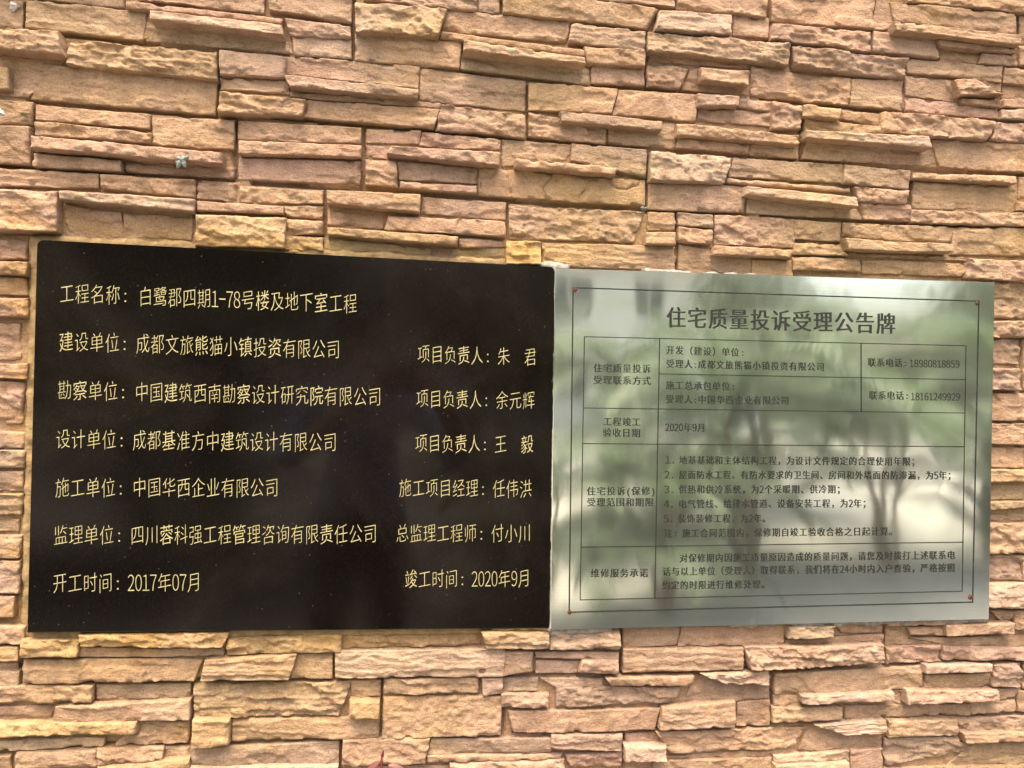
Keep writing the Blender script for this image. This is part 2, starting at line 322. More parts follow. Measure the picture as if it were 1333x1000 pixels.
# ------------------------------------------------------------------ the stones of the wall
# frame key, four corners (top left, top right, bottom right, bottom left) read off the photograph, depth in mm, face style, colour
FR = {'T0': (0, 0, 3.92), 'T1': (330, 0, 3.92), 'T2': (660, 0, 3.92), 'T3': (993, 0, 3.92),
      'T4': (0, 170, 3.92), 'T5': (330, 170, 3.92), 'T6': (660, 170, 3.92), 'T7': (993, 170, 3.92),
      'B0': (0, 820, 3.92), 'B1': (330, 820, 3.92), 'B2': (660, 820, 3.92), 'B3': (993, 800, 3.92),
      'C2': (660, 920, 3.92), 'C3': (993, 920, 3.92),
      'L1': (0, 300, 3.85), 'L2': (0, 550, 3.85), 'R1': (1263, 340, 3.846), 'R2': (1263, 580, 3.846)}
STONES = '''
T0 -60 2 128 8 122 150 -60 148 12 f p
T0 132 -40 640 -40 632 40 135 -2 16 f g
T0 132 2 752 62 730 210 130 150 14 f t
T0 640 5 1445 92 1440 122 640 44 22 r p
T0 705 -60 1350 -60 1350 75 705 3 17 f p
T0 762 55 1440 130 1450 188 765 104 34 s w
T0 750 110 1480 215 1500 282 740 212 12 f w
T0 -60 150 295 155 328 282 -60 252 34 r p
T0 -60 285 345 298 152 500 -60 490 10 f p
T0 -60 338 45 345 48 455 -60 455 24 f t
T0 345 205 1115 262 1112 410 340 330 25 q o
T0 240 335 1112 410 1105 590 150 508 14 f o
T0 1118 258 1460 285 1450 400 1118 382 22 f w
T0 1118 395 1470 413 1480 483 1118 458 14 f t
T0 1115 466 1560 510 1545 600 1110 580 27 r o
T1 70 -60 506 -60 503 118 78 52 20 f t
T1 160 92 503 130 503 200 185 180 22 r p
T1 195 190 503 205 503 305 210 285 16 f w
T1 515 8 990 45 945 192 515 165 30 r y
T1 560 -60 1145 -60 1143 58 560 3 20 r p
T1 1148 -60 1262 -60 1260 70 1148 62 14 f p
T2 -25 -60 775 46 715 155 -25 66 20 d o
T1 985 50 1620 116 1600 225 955 163 14 f p
T1 513 170 1065 210 1050 355 510 310 18 f p
T1 955 163 1690 255 1700 290 950 195 22 r p
T1 1075 205 1690 300 1695 332 1070 262 36 s w
T1 1060 275 1710 350 1725 437 1055 360 12 f w
T2 330 118 710 158 705 270 315 215 22 s g
T2 392 238 705 268 705 345 410 325 24 f o
T2 430 330 705 345 705 445 430 430 16 f p
T1 140 285 850 342 842 460 145 378 14 f p
T1 155 385 845 457 835 503 190 450 30 f g
T1 180 468 960 525 955 555 190 500 16 r p
T1 262 508 955 560 920 665 250 600 18 f o
T1 852 345 1392 410 1390 570 850 520 14 f g
T1 960 535 1392 585 1392 705 925 665 22 r p
T2 105 420 570 455 530 585 105 565 16 d o
T2 574 458 970 480 965 625 533 590 16 d o
T2 268 575 795 618 790 665 275 628 28 f g
T2 105 572 512 655 505 738 105 700 18 r p
T2 515 655 865 628 860 765 510 740 12 f o
T2 718 160 1445 225 1440 335 715 265 27 q y
T2 715 278 1240 325 1240 355 715 320 12 f o
T2 713 325 930 350 885 455 712 440 20 r o
T2 990 340 1235 360 1230 438 993 408 32 r o
T2 930 350 1230 360 1230 490 890 460 12 f o
T3 -60 340 450 400 440 543 -60 492 16 r o
T3 452 402 718 410 712 570 442 545 16 f y
T3 150 230 735 298 725 402 160 345 25 q g
T2 400 -60 860 -60 860 42 400 -2 20 s p
T2 865 -60 1328 -60 1325 90 862 50 18 f o
T2 775 55 1150 75 1145 182 752 155 27 s w
T2 1155 78 1340 95 1338 205 1150 185 14 f t
T3 40 -60 578 -60 558 155 40 110 16 d o
T3 583 -60 640 -10 688 163 562 155 16 f o
T3 45 120 555 163 550 270 38 205 25 r p
T3 560 160 880 195 898 303 553 270 20 s p
T3 645 10 1300 80 1295 185 668 108 20 f o
T3 740 -60 1390 -60 1390 78 740 10 22 f o
T3 668 112 1315 182 1310 235 672 162 34 s o
T3 890 205 1290 250 1290 275 900 240 24 s o
T3 900 240 1110 288 1105 330 905 310 12 f o
T3 1125 270 1305 285 1305 338 1100 325 20 r p
T3 1302 85 1390 90 1390 225 1310 225 14 f o
T3 1310 230 1390 235 1390 345 1310 335 18 f o
T3 735 298 1220 345 1215 425 735 375 16 f y
T3 722 388 980 415 1005 525 722 490 14 f y
T3 985 405 1080 402 1225 488 1002 488 28 r o
T3 1085 402 1215 430 1215 475 1150 455 13 f o
T3 1010 502 1215 517 1213 550 1015 530 20 f y
T3 722 500 1200 548 1200 615 720 570 12 f p
T3 1228 345 1390 350 1390 440 1222 425 18 f o
T3 1220 435 1390 440 1390 505 1218 500 12 f o
T3 1225 505 1390 510 1390 560 1220 550 18 f o
T3 1215 557 1390 562 1390 617 1210 607 21 f w
T2 972 480 1185 490 1175 545 972 543 26 f p
T3 45 515 202 540 195 663 50 658 22 r p
T2 1188 495 1385 520 1385 578 1178 545 17 r p
T2 972 555 1375 578 1375 650 970 625 12 f p
T2 865 630 1495 690 1490 740 868 695 26 r o
T6 870 40 1235 70 1230 125 860 95 14 f o
T6 1242 72 1490 80 1488 150 1240 130 12 f o
T3 205 532 400 550 385 612 200 598 28 f o
T3 400 562 602 580 595 640 395 608 16 f o
T3 207 604 600 642 620 690 210 690 20 r o
T7 212 0 840 30 855 93 212 38 32 s w
T7 215 45 855 92 893 190 193 150 12 f o
T7 860 45 1390 76 1390 225 900 192 14 d o
T3 612 568 1195 618 1150 718 605 680 25 r o
T3 1200 622 1390 637 1390 735 1158 718 22 r p
T6 732 100 1155 130 1110 270 725 255 28 r w
T6 1155 135 1720 172 1712 272 1125 238 16 f g
T6 1120 242 1755 292 1755 317 1115 268 20 r p
T6 1222 284 1780 342 1785 396 1218 328 34 s w
T6 1220 345 1790 400 1812 460 1215 425 12 f w
T6 718 257 1220 285 1210 425 710 405 16 f p
T7 420 174 755 205 750 300 407 275 21 f g
T7 465 287 745 310 742 378 490 365 24 r p
T7 485 368 755 382 755 470 515 460 16 r p
T7 765 212 1300 230 1290 276 762 245 26 r y
T7 760 262 1290 287 1290 415 755 400 12 f y
T7 757 404 1390 420 1390 495 757 472 21 r p
T7 1308 235 1390 238 1390 360 1305 350 14 f o
T7 1300 362 1390 365 1390 415 1295 410 18 f o
T6 1060 427 1470 450 1465 602 1055 582 18 r p
T6 870 415 1055 425 1052 500 870 485 18 r g
T6 870 490 1053 505 1050 580 868 570 22 r o
T6 1055 587 1460 610 1455 650 1050 635 28 f o
T6 868 578 1245 650 1245 740 865 725 12 f o
T6 1250 655 1460 660 1460 750 1245 740 16 f o
T7 152 455 398 470 395 570 155 555 18 f y
T7 402 470 965 490 955 580 400 545 14 f y
T7 415 550 960 582 965 625 430 610 30 f y
T7 155 572 400 578 440 640 150 635 20 r o
T7 430 620 1090 650 1080 668 440 645 14 s o
T7 150 642 500 655 500 722 150 710 20 r o
T7 505 662 1045 678 1040 748 505 732 14 f o
T7 1050 655 1390 665 1390 778 1045 753 25 r p
T7 967 490 1390 500 1390 645 960 633 16 f y
T0 178 532 770 585 770 662 175 610 17 f o
T0 775 590 1205 610 1200 768 780 742 16 f o
T0 170 617 775 677 770 733 165 688 23 r o
T4 158 27 1135 114 1135 172 158 95 34 r p
T4 165 112 620 154 625 212 165 185 22 f t
T4 632 157 1200 187 1198 246 640 215 14 r p
T4 -60 -158 175 -144 165 -28 -60 -28 16 f o
T4 -60 -20 160 -17 155 176 -60 170 20 f o
T4 -60 185 510 217 505 298 -60 285 18 s o
T4 515 220 1000 250 998 345 515 300 20 r o
T4 -60 292 298 310 288 518 -60 515 28 r p
T4 300 306 998 348 992 414 305 352 32 r w
T4 330 378 625 420 630 548 330 545 12 f o
T4 634 427 990 437 980 565 632 550 13 f o
T4 1005 264 1213 272 1213 364 1003 354 16 r o
T4 1003 360 1450 390 1450 430 1003 410 23 f o
T5 -72 277 360 300 358 378 -75 366 16 r y
T5 155 385 360 382 358 455 155 440 17 r y
T4 1005 432 1460 447 1455 605 985 590 29 r y
T5 160 447 358 460 358 528 160 532 22 r y
T5 150 532 358 547 355 620 150 610 20 r y
T5 -82 -55 556 -10 553 73 -82 45 15 f o
T5 -82 52 555 78 553 140 -82 120 26 f o
T5 -82 140 553 162 550 284 -82 252 14 f p
T5 575 -8 858 0 848 73 572 65 14 f p
T5 862 4 1262 40 1260 105 842 80 18 r p
T5 700 82 1260 110 1252 183 680 122 32 r p
T5 570 72 700 82 722 150 570 140 12 f p
T5 567 144 728 155 738 290 567 277 24 r o
T5 730 162 1143 187 1140 272 742 258 14 f g
T5 745 260 1140 278 1138 325 745 298 22 r p
T6 -30 45 330 70 320 158 -30 190 12 f p
T6 330 68 718 97 712 240 325 155 20 f g
T6 42 147 562 187 556 228 42 190 32 r p
T6 -146 190 708 255 703 390 -148 338 15 c o
T5 370 305 855 330 850 424 370 376 28 f o
T5 375 412 665 432 660 506 372 488 12 f o
T5 860 335 1290 366 1288 460 855 425 14 f p
T5 690 437 1288 467 1288 548 667 508 21 d o
T5 370 490 1045 542 1040 592 375 530 28 r y
T5 1046 547 1290 560 1288 595 1045 600 18 r p
T5 360 547 910 602 910 645 360 615 14 s G
T5 915 603 1290 592 1288 680 915 655 12 f G
T6 5 380 700 412 645 573 5 555 15 r p
T6 715 413 862 420 860 513 715 515 14 f o
T6 710 518 865 520 862 588 708 582 28 f y
T6 -5 562 175 567 175 688 -2 684 26 r y
T6 178 574 862 592 860 715 180 695 18 s p
B0 -60 -30 130 -20 125 68 -60 72 24 r p
B0 -60 85 100 85 98 155 -60 155 26 s y
B0 105 45 405 50 395 135 105 140 28 r y
B0 405 20 1178 12 1140 92 410 85 29 r y
B0 402 88 1145 95 1140 135 405 140 17 s p
B0 1165 38 1745 20 1742 115 1155 130 22 r y
B1 415 8 1160 0 1160 75 415 100 15 r y
B1 1160 5 1510 8 1508 98 1185 98 30 r y
B1 412 108 1285 95 1280 240 412 248 23 s w
B2 -38 105 132 108 128 215 -38 238 21 f t
B2 218 -5 580 0 580 100 218 100 25 q w
B2 140 110 575 115 570 153 145 145 20 s p
B2 145 150 380 158 362 222 145 222 14 f p
B2 382 155 572 150 570 230 365 220 25 r p
B2 585 -15 885 -20 862 78 588 90 14 f t
B2 888 -20 1420 -30 1410 75 868 85 17 f o
B2 590 95 1205 90 1200 205 588 225 22 s t
B3 -95 168 615 150 612 250 -65 288 30 q p
B0 -60 165 100 165 100 200 -60 205 12 f o
B0 -60 207 108 205 105 290 -60 298 18 f t
B0 115 150 1035 150 990 262 118 275 18 d o
B0 1045 155 1520 122 1475 258 1025 265 26 s o
B1 215 122 408 120 405 248 182 250 16 f o
B0 -60 285 475 280 470 370 -60 375 22 r o
B0 485 275 978 268 976 348 485 355 12 f g
B0 285 387 976 355 975 455 272 475 21 d p
B0 -60 387 272 385 265 465 -60 470 12 f p
B0 -60 480 695 475 695 530 -60 545 28 r y
B0 -60 560 540 548 530 600 -60 615 16 f w
B0 700 465 975 460 970 580 575 595 14 r o
B0 -60 635 65 630 65 720 -60 720 14 f o
B0 75 625 490 612 495 700 75 710 23 r p
B0 495 600 830 600 830 665 497 690 22 r o
B0 840 590 973 588 970 650 840 655 10 f o
B0 490 702 965 655 965 730 490 740 26 r y
B0 982 275 1800 258 1730 435 982 450 16 q o
B0 978 460 1170 455 1165 590 972 600 28 s o
B0 1180 455 1943 437 1940 553 1178 572 16 s o
B1 495 257 655 252 650 355 500 358 14 s o
B1 490 362 650 362 648 442 488 445 28 f y
B1 660 252 1150 242 1150 325 660 332 21 r t
B1 1165 242 1278 240 1276 332 1168 335 20 f w
B1 658 340 1268 335 1264 540 652 553 16 b o
B2 -35 240 160 237 155 310 -35 318 14 f g
B2 -35 325 215 330 210 400 -35 400 22 r p
B2 500 240 955 230 938 282 530 285 24 f o
B2 250 290 888 290 872 370 247 395 18 r g
B2 168 242 495 242 500 290 255 300 14 f p
B2 960 245 1345 285 1340 350 887 376 10 f g
B2 987 222 1345 207 1345 282 1120 276 28 r w
B2 5 412 780 400 757 512 32 525 18 d o
B2 790 400 1170 365 1163 495 777 514 27 s o
B2 1174 367 1345 352 1345 490 1168 490 14 f o
B1 905 553 1530 542 1520 625 885 640 16 f g
B2 225 532 590 528 590 618 220 605 23 s g
B1 885 643 1580 632 1570 665 880 680 20 r t
B1 1000 684 1590 669 1590 760 1000 760 24 r p
B2 292 635 590 618 588 700 312 700 18 r p
B1 -320 590 442 567 440 685 -320 690 14 d g
B1 -320 695 440 688 440 760 -320 760 20 f w
B1 448 563 905 552 875 685 448 692 23 r o
B1 450 697 1000 686 1000 760 450 760 10 f p
B2 598 527 755 520 745 580 598 590 10 f p
B2 598 594 815 590 812 665 598 673 28 r w
B2 760 520 1530 492 1460 602 825 630 18 r o
C3 -500 250 160 205 160 255 -500 262 13 f o
C3 -560 272 45 255 45 345 -560 345 16 f o
B3 130 60 365 55 360 115 130 125 30 r w
B3 370 40 615 38 610 92 400 95 14 f o
B3 115 130 612 97 608 145 117 155 17 f o
B3 640 30 1040 25 1040 45 640 62 24 f y
B3 740 62 915 55 925 105 745 98 19 f y
B3 925 50 1275 40 1270 95 930 105 28 f y
B3 622 66 735 105 910 150 622 160 12 f y
B3 745 112 1390 105 1390 170 915 150 14 f y
B3 1280 0 1390 0 1390 92 1280 80 20 r o
B3 622 165 908 155 912 245 624 255 18 r p
B3 918 160 1390 172 1390 240 920 235 21 r p
B3 50 290 820 257 820 380 50 405 16 d y
B3 830 255 1165 247 1160 290 830 300 27 f w
B3 825 303 1165 297 1165 370 822 375 12 f y
B3 1170 250 1322 245 1318 370 1170 372 21 r g
B3 1328 240 1400 240 1400 385 1325 380 16 f o
B3 200 417 670 395 668 440 202 457 30 f w
B3 740 390 1210 388 1205 435 737 460 30 r p
B3 1180 375 1300 378 1298 430 1212 437 16 f y
B3 672 385 738 385 735 460 672 450 10 f y
B3 48 410 198 415 200 470 50 470 14 f y
B3 50 477 410 472 408 540 48 558 22 r y
B3 412 457 1060 455 1058 515 412 535 12 f y
B3 1062 440 1290 435 1288 495 1062 512 14 f y
B3 1300 387 1400 385 1400 495 1298 495 16 f o
C3 265 90 632 65 628 132 420 140 26 s w
C3 230 100 610 140 610 208 165 230 12 f o
C3 60 250 440 220 440 275 60 295 20 s w
C3 60 300 440 280 440 345 60 345 26 f w
C3 443 218 612 210 612 345 443 345 18 d p
C3 640 72 995 60 995 145 640 155 22 s y
C3 1060 60 1400 35 1400 130 1035 128 18 r g
C3 1020 135 1400 130 1400 172 1030 185 28 s o
C3 997 62 1058 60 1020 165 1000 150 14 r o
C3 620 158 1028 152 1040 230 620 310 16 r g
C3 1042 190 1400 178 1400 285 930 305 12 f y
C3 620 315 1400 290 1400 350 620 350 17 r o
L1 -60 20 140 20 135 150 -60 150 16 r o
L1 -60 155 138 157 132 225 -60 215 28 r o
L1 -60 230 135 235 140 325 -60 322 16 f o
L1 -60 337 140 337 140 437 -60 430 24 r o
L1 -60 465 108 468 110 655 -60 650 12 f o
L1 -60 667 140 665 138 745 -60 737 22 s o
L1 -60 750 130 760 112 965 -60 985 16 r p
L2 -60 38 130 50 125 130 -60 130 14 f p
L2 -60 140 125 140 117 230 -60 230 20 r p
L2 -60 242 120 245 120 350 -60 345 14 f p
L2 -60 360 112 360 102 465 -60 465 20 r g
L2 -60 483 100 485 95 550 -60 547 14 f g
L2 -60 562 110 565 100 680 -60 680 18 f p
L2 -60 692 100 695 95 860 -60 850 20 r p
L2 -60 867 75 870 70 975 -60 975 22 f p
R1 100 97 320 105 320 290 100 290 16 r y
R1 90 297 320 299 320 385 90 383 23 r o
R1 85 392 250 392 245 520 85 515 16 r g
R1 85 535 260 540 258 650 85 645 24 r g
R1 262 392 320 390 320 650 262 650 18 f o
R1 80 662 320 662 320 800 80 800 16 d o
R1 80 812 320 812 320 922 80 915 20 s o
R2 80 10 265 12 265 115 80 110 14 f o
R2 80 120 320 125 320 182 80 185 27 r o
R2 80 190 260 194 262 272 80 272 12 f y
R2 80 280 320 280 320 308 80 328 24 r g
R2 80 345 320 335 320 377 80 380 10 f g
R2 80 387 320 387 320 540 80 540 20 r p
R2 80 547 262 547 262 680 80 680 14 r g
R2 265 547 320 547 320 680 265 680 18 f o
R2 80 695 320 690 320 815 80 810 28 r w
R2 90 822 320 820 320 850 150 885 14 f y
'''
random.seed(5)
HJ = '''78 42 285 67;285 67 372 72;38 130 307 154;330 148 670 180;660 180 789 188;600 92 660 99;660 99 910 121;1030 57 1222 76;993 126 1177 146
0 215 40 216;40 217 306 233;330 237 670 261;660 261 880 277;880 277 970 281;993 281 1185 290;1185 290 1333 298;1041 208 1185 220;1185 220 1333 228
790 190 976 203;976 203 1041 208;29 890 252 887;252 887 435 884;435 884 657 881;660 879 810 878;810 878 976 873;1006 874 1149 864;1149 864 1333 861
0 978 147 971;147 971 247 968;247 968 442 964;442 964 652 958;670 954 854 951;854 951 1004 943;1006 942 1098 937;1098 937 1263 931;1263 931 1333 927'''
HJ = [tuple(float(v) for v in t.split()) for t in HJ.replace('\n', ';').split(';')]
JOINTS = [(31, 5, 38), (284, 66, 150), (44, 135, 215), (307, 155, 232), (459, 0, 77), (654, 0, 18), (686, 107, 180), (840, 40, 113),
    (879, 0, 12), (1001, 0, 50), (1134, 38, 69), (1175, 103, 145), (1303, 90, 155), (1044, 137, 208), (255, 234, 278), (473, 170, 242),
    (422, 245, 308), (659, 263, 311), (843, 195, 272), (880, 277, 350), (1185, 222, 290), (1028, 285, 350), (28, 850, 893), (122, 890, 915),
    (249, 888, 968), (435, 835, 884), (496, 885, 960), (654, 882, 952), (443, 965, 1010), (808, 820, 877), (811, 950, 1010), (1004, 888, 942),
    (1150, 812, 865), (1149, 955, 1010)]
def backing():
    # the cast ground that the ledges stand out of, cut by the open joints between the panels
    xs = np.concatenate([np.linspace(-3.2, -.72, 14), np.arange(-.70, 1.06, .003), np.linspace(1.10, 4.6, 18)])
    zs = np.concatenate([np.linspace(-.3, .84, 8), np.arange(.86, 2.14, .003), np.linspace(2.2, 3.1, 7)])
    X, Z = np.meshgrid(xs, zs)
    Y = -.0108 + .0008 * fbm(X / .02, Z / .012, 77, 4)
    segs = [(x, a, x, b) for x, a, b in JOINTS] + HJ
    for x0, y0, x1, y1 in segs:
        sx, sz = unproj([x0, x1], [y0, y1], .014)
        dx, dz = sx[1] - sx[0], sz[1] - sz[0]; l2 = dx * dx + dz * dz
        m = (X > min(sx) - .01) & (X < max(sx) + .01) & (Z > min(sz) - .01) & (Z < max(sz) + .01)
        t = np.clip(((X[m] - sx[0]) * dx + (Z[m] - sz[0]) * dz) / l2, 0, 1)
        dd = np.hypot(X[m] - sx[0] - t * dx, Z[m] - sz[0] - t * dz)
        Y[m] = np.where(dd < .0042, -.0015, Y[m])
    idx = np.arange(X.size).reshape(X.shape)
    V = np.stack([X, Y, Z], -1).reshape(-1, 3)
    q = np.stack([idx[:-1, :-1], idx[:-1, 1:], idx[1:, 1:], idx[1:, :-1]], -1).reshape(-1, 4)
    n = len(V)
    V = np.concatenate([V, [(-3.2, .25, -.3), (4.6, .25, -.3), (4.6, .25, 3.1), (-3.2, .25, 3.1), (-3.2, 0, -.3), (4.6, 0, -.3), (4.6, 0, 3.1), (-3.2, 0, 3.1)]])
    q = np.concatenate([q, np.array([(0, 3, 2, 1), (4, 5, 1, 0), (7, 3, 2, 6), (4, 0, 3, 7), (5, 6, 2, 1)]) + n])
    return mesh('wall_backing', V, q, M_STONE, np.ones(len(q), bool))
wall = bpy.data.objects.new('stone_wall', backing())
wall.color = (.275, .19, .115, 1)
COL.objects.link(wall)
tag(wall, 'wall faced with split ledge stones in sand, rose and ochre behind both plaques', 'wall')

CELL = 0.0019
def relief(x, z, u, v, wd, ht, style, seed, d=.015):
    """height of the stone's face, in metres, over its plane"""
    rs = np.random.RandomState(seed)
    tx, tz = rs.uniform(-.012, .012), (rs.uniform(-.14, .0) if d > .025 else rs.uniform(-.05, .06))
    h = (x - x.mean()) * tx + (z - z.mean()) * tz
    h = h + 0.0011 * fbm(x / .05, z / .03, seed) + .00035 * fbm(x / .007, z / .005, seed + 5, 3)
    k = min(1.0, ht / .030)
    wx = x + .012 * fbm(x / .03, z / .03, seed + 31, 2); wz = z + .008 * fbm(x / .04, z / .03, seed + 32, 2)
    fx = x + .006 * fbm(x / .010, z / .008, seed + 33, 3); fz = z + .004 * fbm(x / .010, z / .008, seed + 34, 3)
    def flake(sx, sz, th, steep, sd):
        return np.clip((vn(fx / sx + .3 * fz / sz, fz / sz, seed + sd) - th) * steep, 0, 1)
    if style in 'rq':
        h = h + k * (.0028 * flake(.045, .016, .42, 9, 2) + .0022 * flake(.030, .012, .5, 10, 3) + .0016 * flake(.018, .009, .55, 9, 4) - .0032)
        n = vn(wx / .022, wz / .010, seed + 6); h = h + k * .0020 * (.5 - np.abs(2 * n - 1)) + .0008 * fbm(x / .008, z / .006, seed + 7, 4)
    if style in 'sq':
        nb = max(1.2, ht / rs.uniform(.010, .017))
        t = v * nb + .9 * fbm(x / .06, z / .03, seed + 11, 3) + rs.uniform()
        fr = t - np.floor(t)
        saw = np.where(fr < .8, fr / .8, (1 - fr) / .2)
        h = h + .0014 * (saw - .5) * (0.3 + 1.2 * vn(x / .05, z / .02, seed + 12)) + .0016 * k * flake(.06, .010, .5, 9, 17) + .0006 * fbm(x / .02, z / .002, seed + 13, 2)
    if style == 'd':
        ang = rs.uniform(.5, .85)
        q = (x * math.sin(ang) - z * math.cos(ang)); p = x * math.cos(ang) + z * math.sin(ang)
        n = vn(q / .010 + .6 * fbm(x / .03, z / .03, seed + 14, 2), p / .055, seed + 15)
        h = h + .0026 * flake(.05, .02, .5, 9, 27) + .0018 * vn(q / .012 + 1.5 * fbm(x / .025, z / .02, seed + 14, 2), p / .05, seed + 15) * (vn(x / .04, z / .03, seed + 28) > .3) + .0004 * vn(q / .003, p / .02, seed + 16)
    if style == 'c':
        n = vn(wx / .028, wz / .045, seed + 18)
        h = h - .0035 * np.clip(1 - np.abs(n - .5) * 22, 0, 1) + .003 * vn(wx / .02, wz / .02, seed + 19)
    if style == 'b':
        h = h + .0024 * vn(x / .007, z / .0055, seed + 20) + .0018 * vn(x / .016, z / .012, seed + 21)
    if style == 'f':
        # shallow flakes and the odd scar
        st = vn(wx / .045, wz / .02, seed + 22)
        h = h + .0021 * flake(.08, .024, .52, 14, 25) + .0011 * flake(.03, .012, .6, 14, 26) + .0005 * fbm(x / .012, z / .004, seed + 23, 3)
        if rs.uniform() < .35:
            ang = .65; q = x * math.sin(ang) - z * math.cos(ang)
            h = h + .0010 * vn(q / .006, (x + z) / .05, seed + 24)
    return h

def stone_geometry(cx, cz, d, style, seed, cell):
    """cx, cz: the corners tl, tr, br, bl in wall metres; a relief front and sides running back to the wall"""
    wd = math.hypot(cx[1] - cx[0], cz[1] - cz[0]); ht = math.hypot(cx[3] - cx[0], cz[3] - cz[0])
    ht = max(ht, math.hypot(cx[2] - cx[1], cz[2] - cz[1]))
    nu = max(4, int(wd / cell)); nv = max(4, int(ht / cell))
    # rows bunch towards the rim so that the edges come out crisp
    def prm(n, L):
        a = np.linspace(0, 1, n + 1); e = min(.16, .0009 / L)
        return np.unique(np.concatenate([[0, e, 2.2 * e], a[1:-1][(a[1:-1] > 3 * e) & (a[1:-1] < 1 - 3 * e)], [1 - 2.2 * e, 1 - e, 1]]))
    U, V = np.meshgrid(prm(nu, wd), prm(nv, ht))
    X = (cx[0] * (1 - U) + cx[1] * U) * (1 - V) + (cx[3] * (1 - U) + cx[2] * U) * V
    Z = (cz[0] * (1 - U) + cz[1] * U) * (1 - V) + (cz[3] * (1 - U) + cz[2] * U) * V
    H = relief(X, Z, U, 1 - V, wd, ht, style, seed, d)
    eu = np.minimum(U, 1 - U) * wd; ev = np.minimum(V, 1 - V) * ht
    rr = (.0011 + .0022 * vn(X / .010, Z / .010, seed + 40) ** 2) * (1.5 if style in 'rq' else 1)
    rr = np.minimum(rr, ht * .3)
    for e in (eu, ev):
        q = np.clip(1 - e / rr, 0, 1)
        H = H - rr * .85 * (1 - np.sqrt(np.clip(1 - q * q, 0, 1)))
    # chipped corners and a worn lower lip
    ch = np.clip(vn(X / .014, Z / .014, seed + 41) - .68, 0, 1) * 8
    H = H - .0022 * ch * np.clip(1 - np.minimum(eu, ev) / .006, 0, 1)
    d = .012 + (d - .012) * 1.2 if d > .012 else d
    Y = -(d + H * 1.15); Y = np.minimum(Y, -.003)
    # ragged outline
    k = min(1, ht / .025); amp = .0012 if style in 'rqc' else .0006
    jx = amp * fbm(X / .012, Z / .012, seed + 50, 3) + .0010 * k * fbm(X / .05, Z / .05, seed + 52, 2)
    jz = amp * .7 * k * fbm(X / .016, Z / .016, seed + 51, 3) + .0012 * k * fbm(X / .09, Z / .09, seed + 53, 2)
    X = X + jx; Z = Z + jz
    r, c = X.shape
    Vt = np.stack([X, Y, Z], -1).reshape(-1, 3)
    idx = np.arange(r * c).reshape(r, c)
    q = np.stack([idx[:-1, :-1], idx[1:, :-1], idx[1:, 1:], idx[:-1, 1:]], -1).reshape(-1, 4)
    ring = np.concatenate([idx[0, :], idx[1:, -1], idx[-1, -2::-1], idx[-2:0:-1, 0]])
    n = len(ring); base = len(Vt)
    rim = Vt[ring].copy(); mid = rim.copy(); back = rim.copy(); back[:, 1] = .001
    mid[:, 1] *= .5; mid[:, 0] += .0012 * fbm(mid[:, 0] / .01, mid[:, 2] / .01, seed + 60, 2); mid[:, 2] += .0012 * fbm(mid[:, 0] / .01, mid[:, 2] / .01, seed + 61, 2)
    Vt = np.concatenate([Vt, rim, mid, back])
    j = np.arange(n); j2 = (j + 1) % n
    s1 = np.stack([base + j, base + j2, base + n + j2, base + n + j], -1)
    s2 = np.stack([base + n + j, base + n + j2, base + 2 * n + j2, base + 2 * n + j], -1)
    Fc = np.concatenate([q, s1, s2])
    return Vt, Fc, len(q)

rows = []
for ln in STONES.strip().splitlines():
    p = ln.split(); ox, oy, sc = FR[p[0]]
    v = [float(t) for t in p[1:9]]
    d = max(12.0, float(p[9])) / 1000
    px = [ox + v[i] / sc for i in (0, 2, 4, 6)]; py = [oy + v[i] / sc for i in (1, 3, 5, 7)]
    X, Z = unproj(px, py, d)
    tint = np.array(TINT[p[11]])
    if p[11] == 'y' and (px[0] > 730 or py[0] < 230): tint = np.array((.49, .37, .235))

    near_mean = np.array((.48, .342, .228))
    if p[11] != 'y': tint = near_mean + (tint - near_mean) * .65
    else: tint = near_mean + (tint - near_mean) * .45
    rows.append([X, Z, d, p[10], tint, px, py])
# a hair's breadth of joint between neighbours
GAP = .0001
def at_joint(x, ya, yb):
    return any(abs(x - jx) < 6 and min(yb, y1) - max(ya, y0) > 3 for jx, y0, y1 in JOINTS)
for i, (X, Z, d, style, tint, px, py) in enumerate(rows):
    cx_, cz_ = X.mean(), Z.mean()
    sx = 1 - 2 * GAP / max(.01, X.max() - X.min()); sz = 1 - 2 * GAP / max(.006, (Z[0] + Z[1] - Z[2] - Z[3]) / 2)
    X = cx_ + (X - cx_) * sx
    Z = cz_ + (Z - cz_) * sz
    for a_, b_, sg in ((0, 1, -1), (3, 2, 1)):
        mx_, my_ = (px[a_] + px[b_]) / 2, (py[a_] + py[b_]) / 2
        for x0, y0, x1, y1 in HJ:
            if x0 - 5 < mx_ < x1 + 5 and abs(y0 + (y1 - y0) * (mx_ - x0) / (x1 - x0) - my_) < 4.5:
                Z[[a_, b_]] += sg * .0008; break
    if at_joint((px[0] + px[3]) / 2, py[0], py[3]): X[[0, 3]] += .0011
    if at_joint((px[1] + px[2]) / 2, py[1], py[2]): X[[1, 2]] -= .0011
    V, Fc, nf = stone_geometry(X, Z, d, style, 100 + i * 7, CELL)
    c = V.mean(0); c[1] = 0
    V = V - c
    sm = np.ones(len(Fc), bool)
    o = obj('ledge_stone', mesh('ledge_stone', V, Fc, M_STONE, sm), wall, c)
    t = tint; rs = np.random.RandomState(i)
    t = t * rs.uniform(.94, 1.04) * (1 + rs.uniform(-.015, .015, 3))
    o.color = (*(t * .585), 1)      # cast stone, about 0.3 in red
print('stones', len(rows))

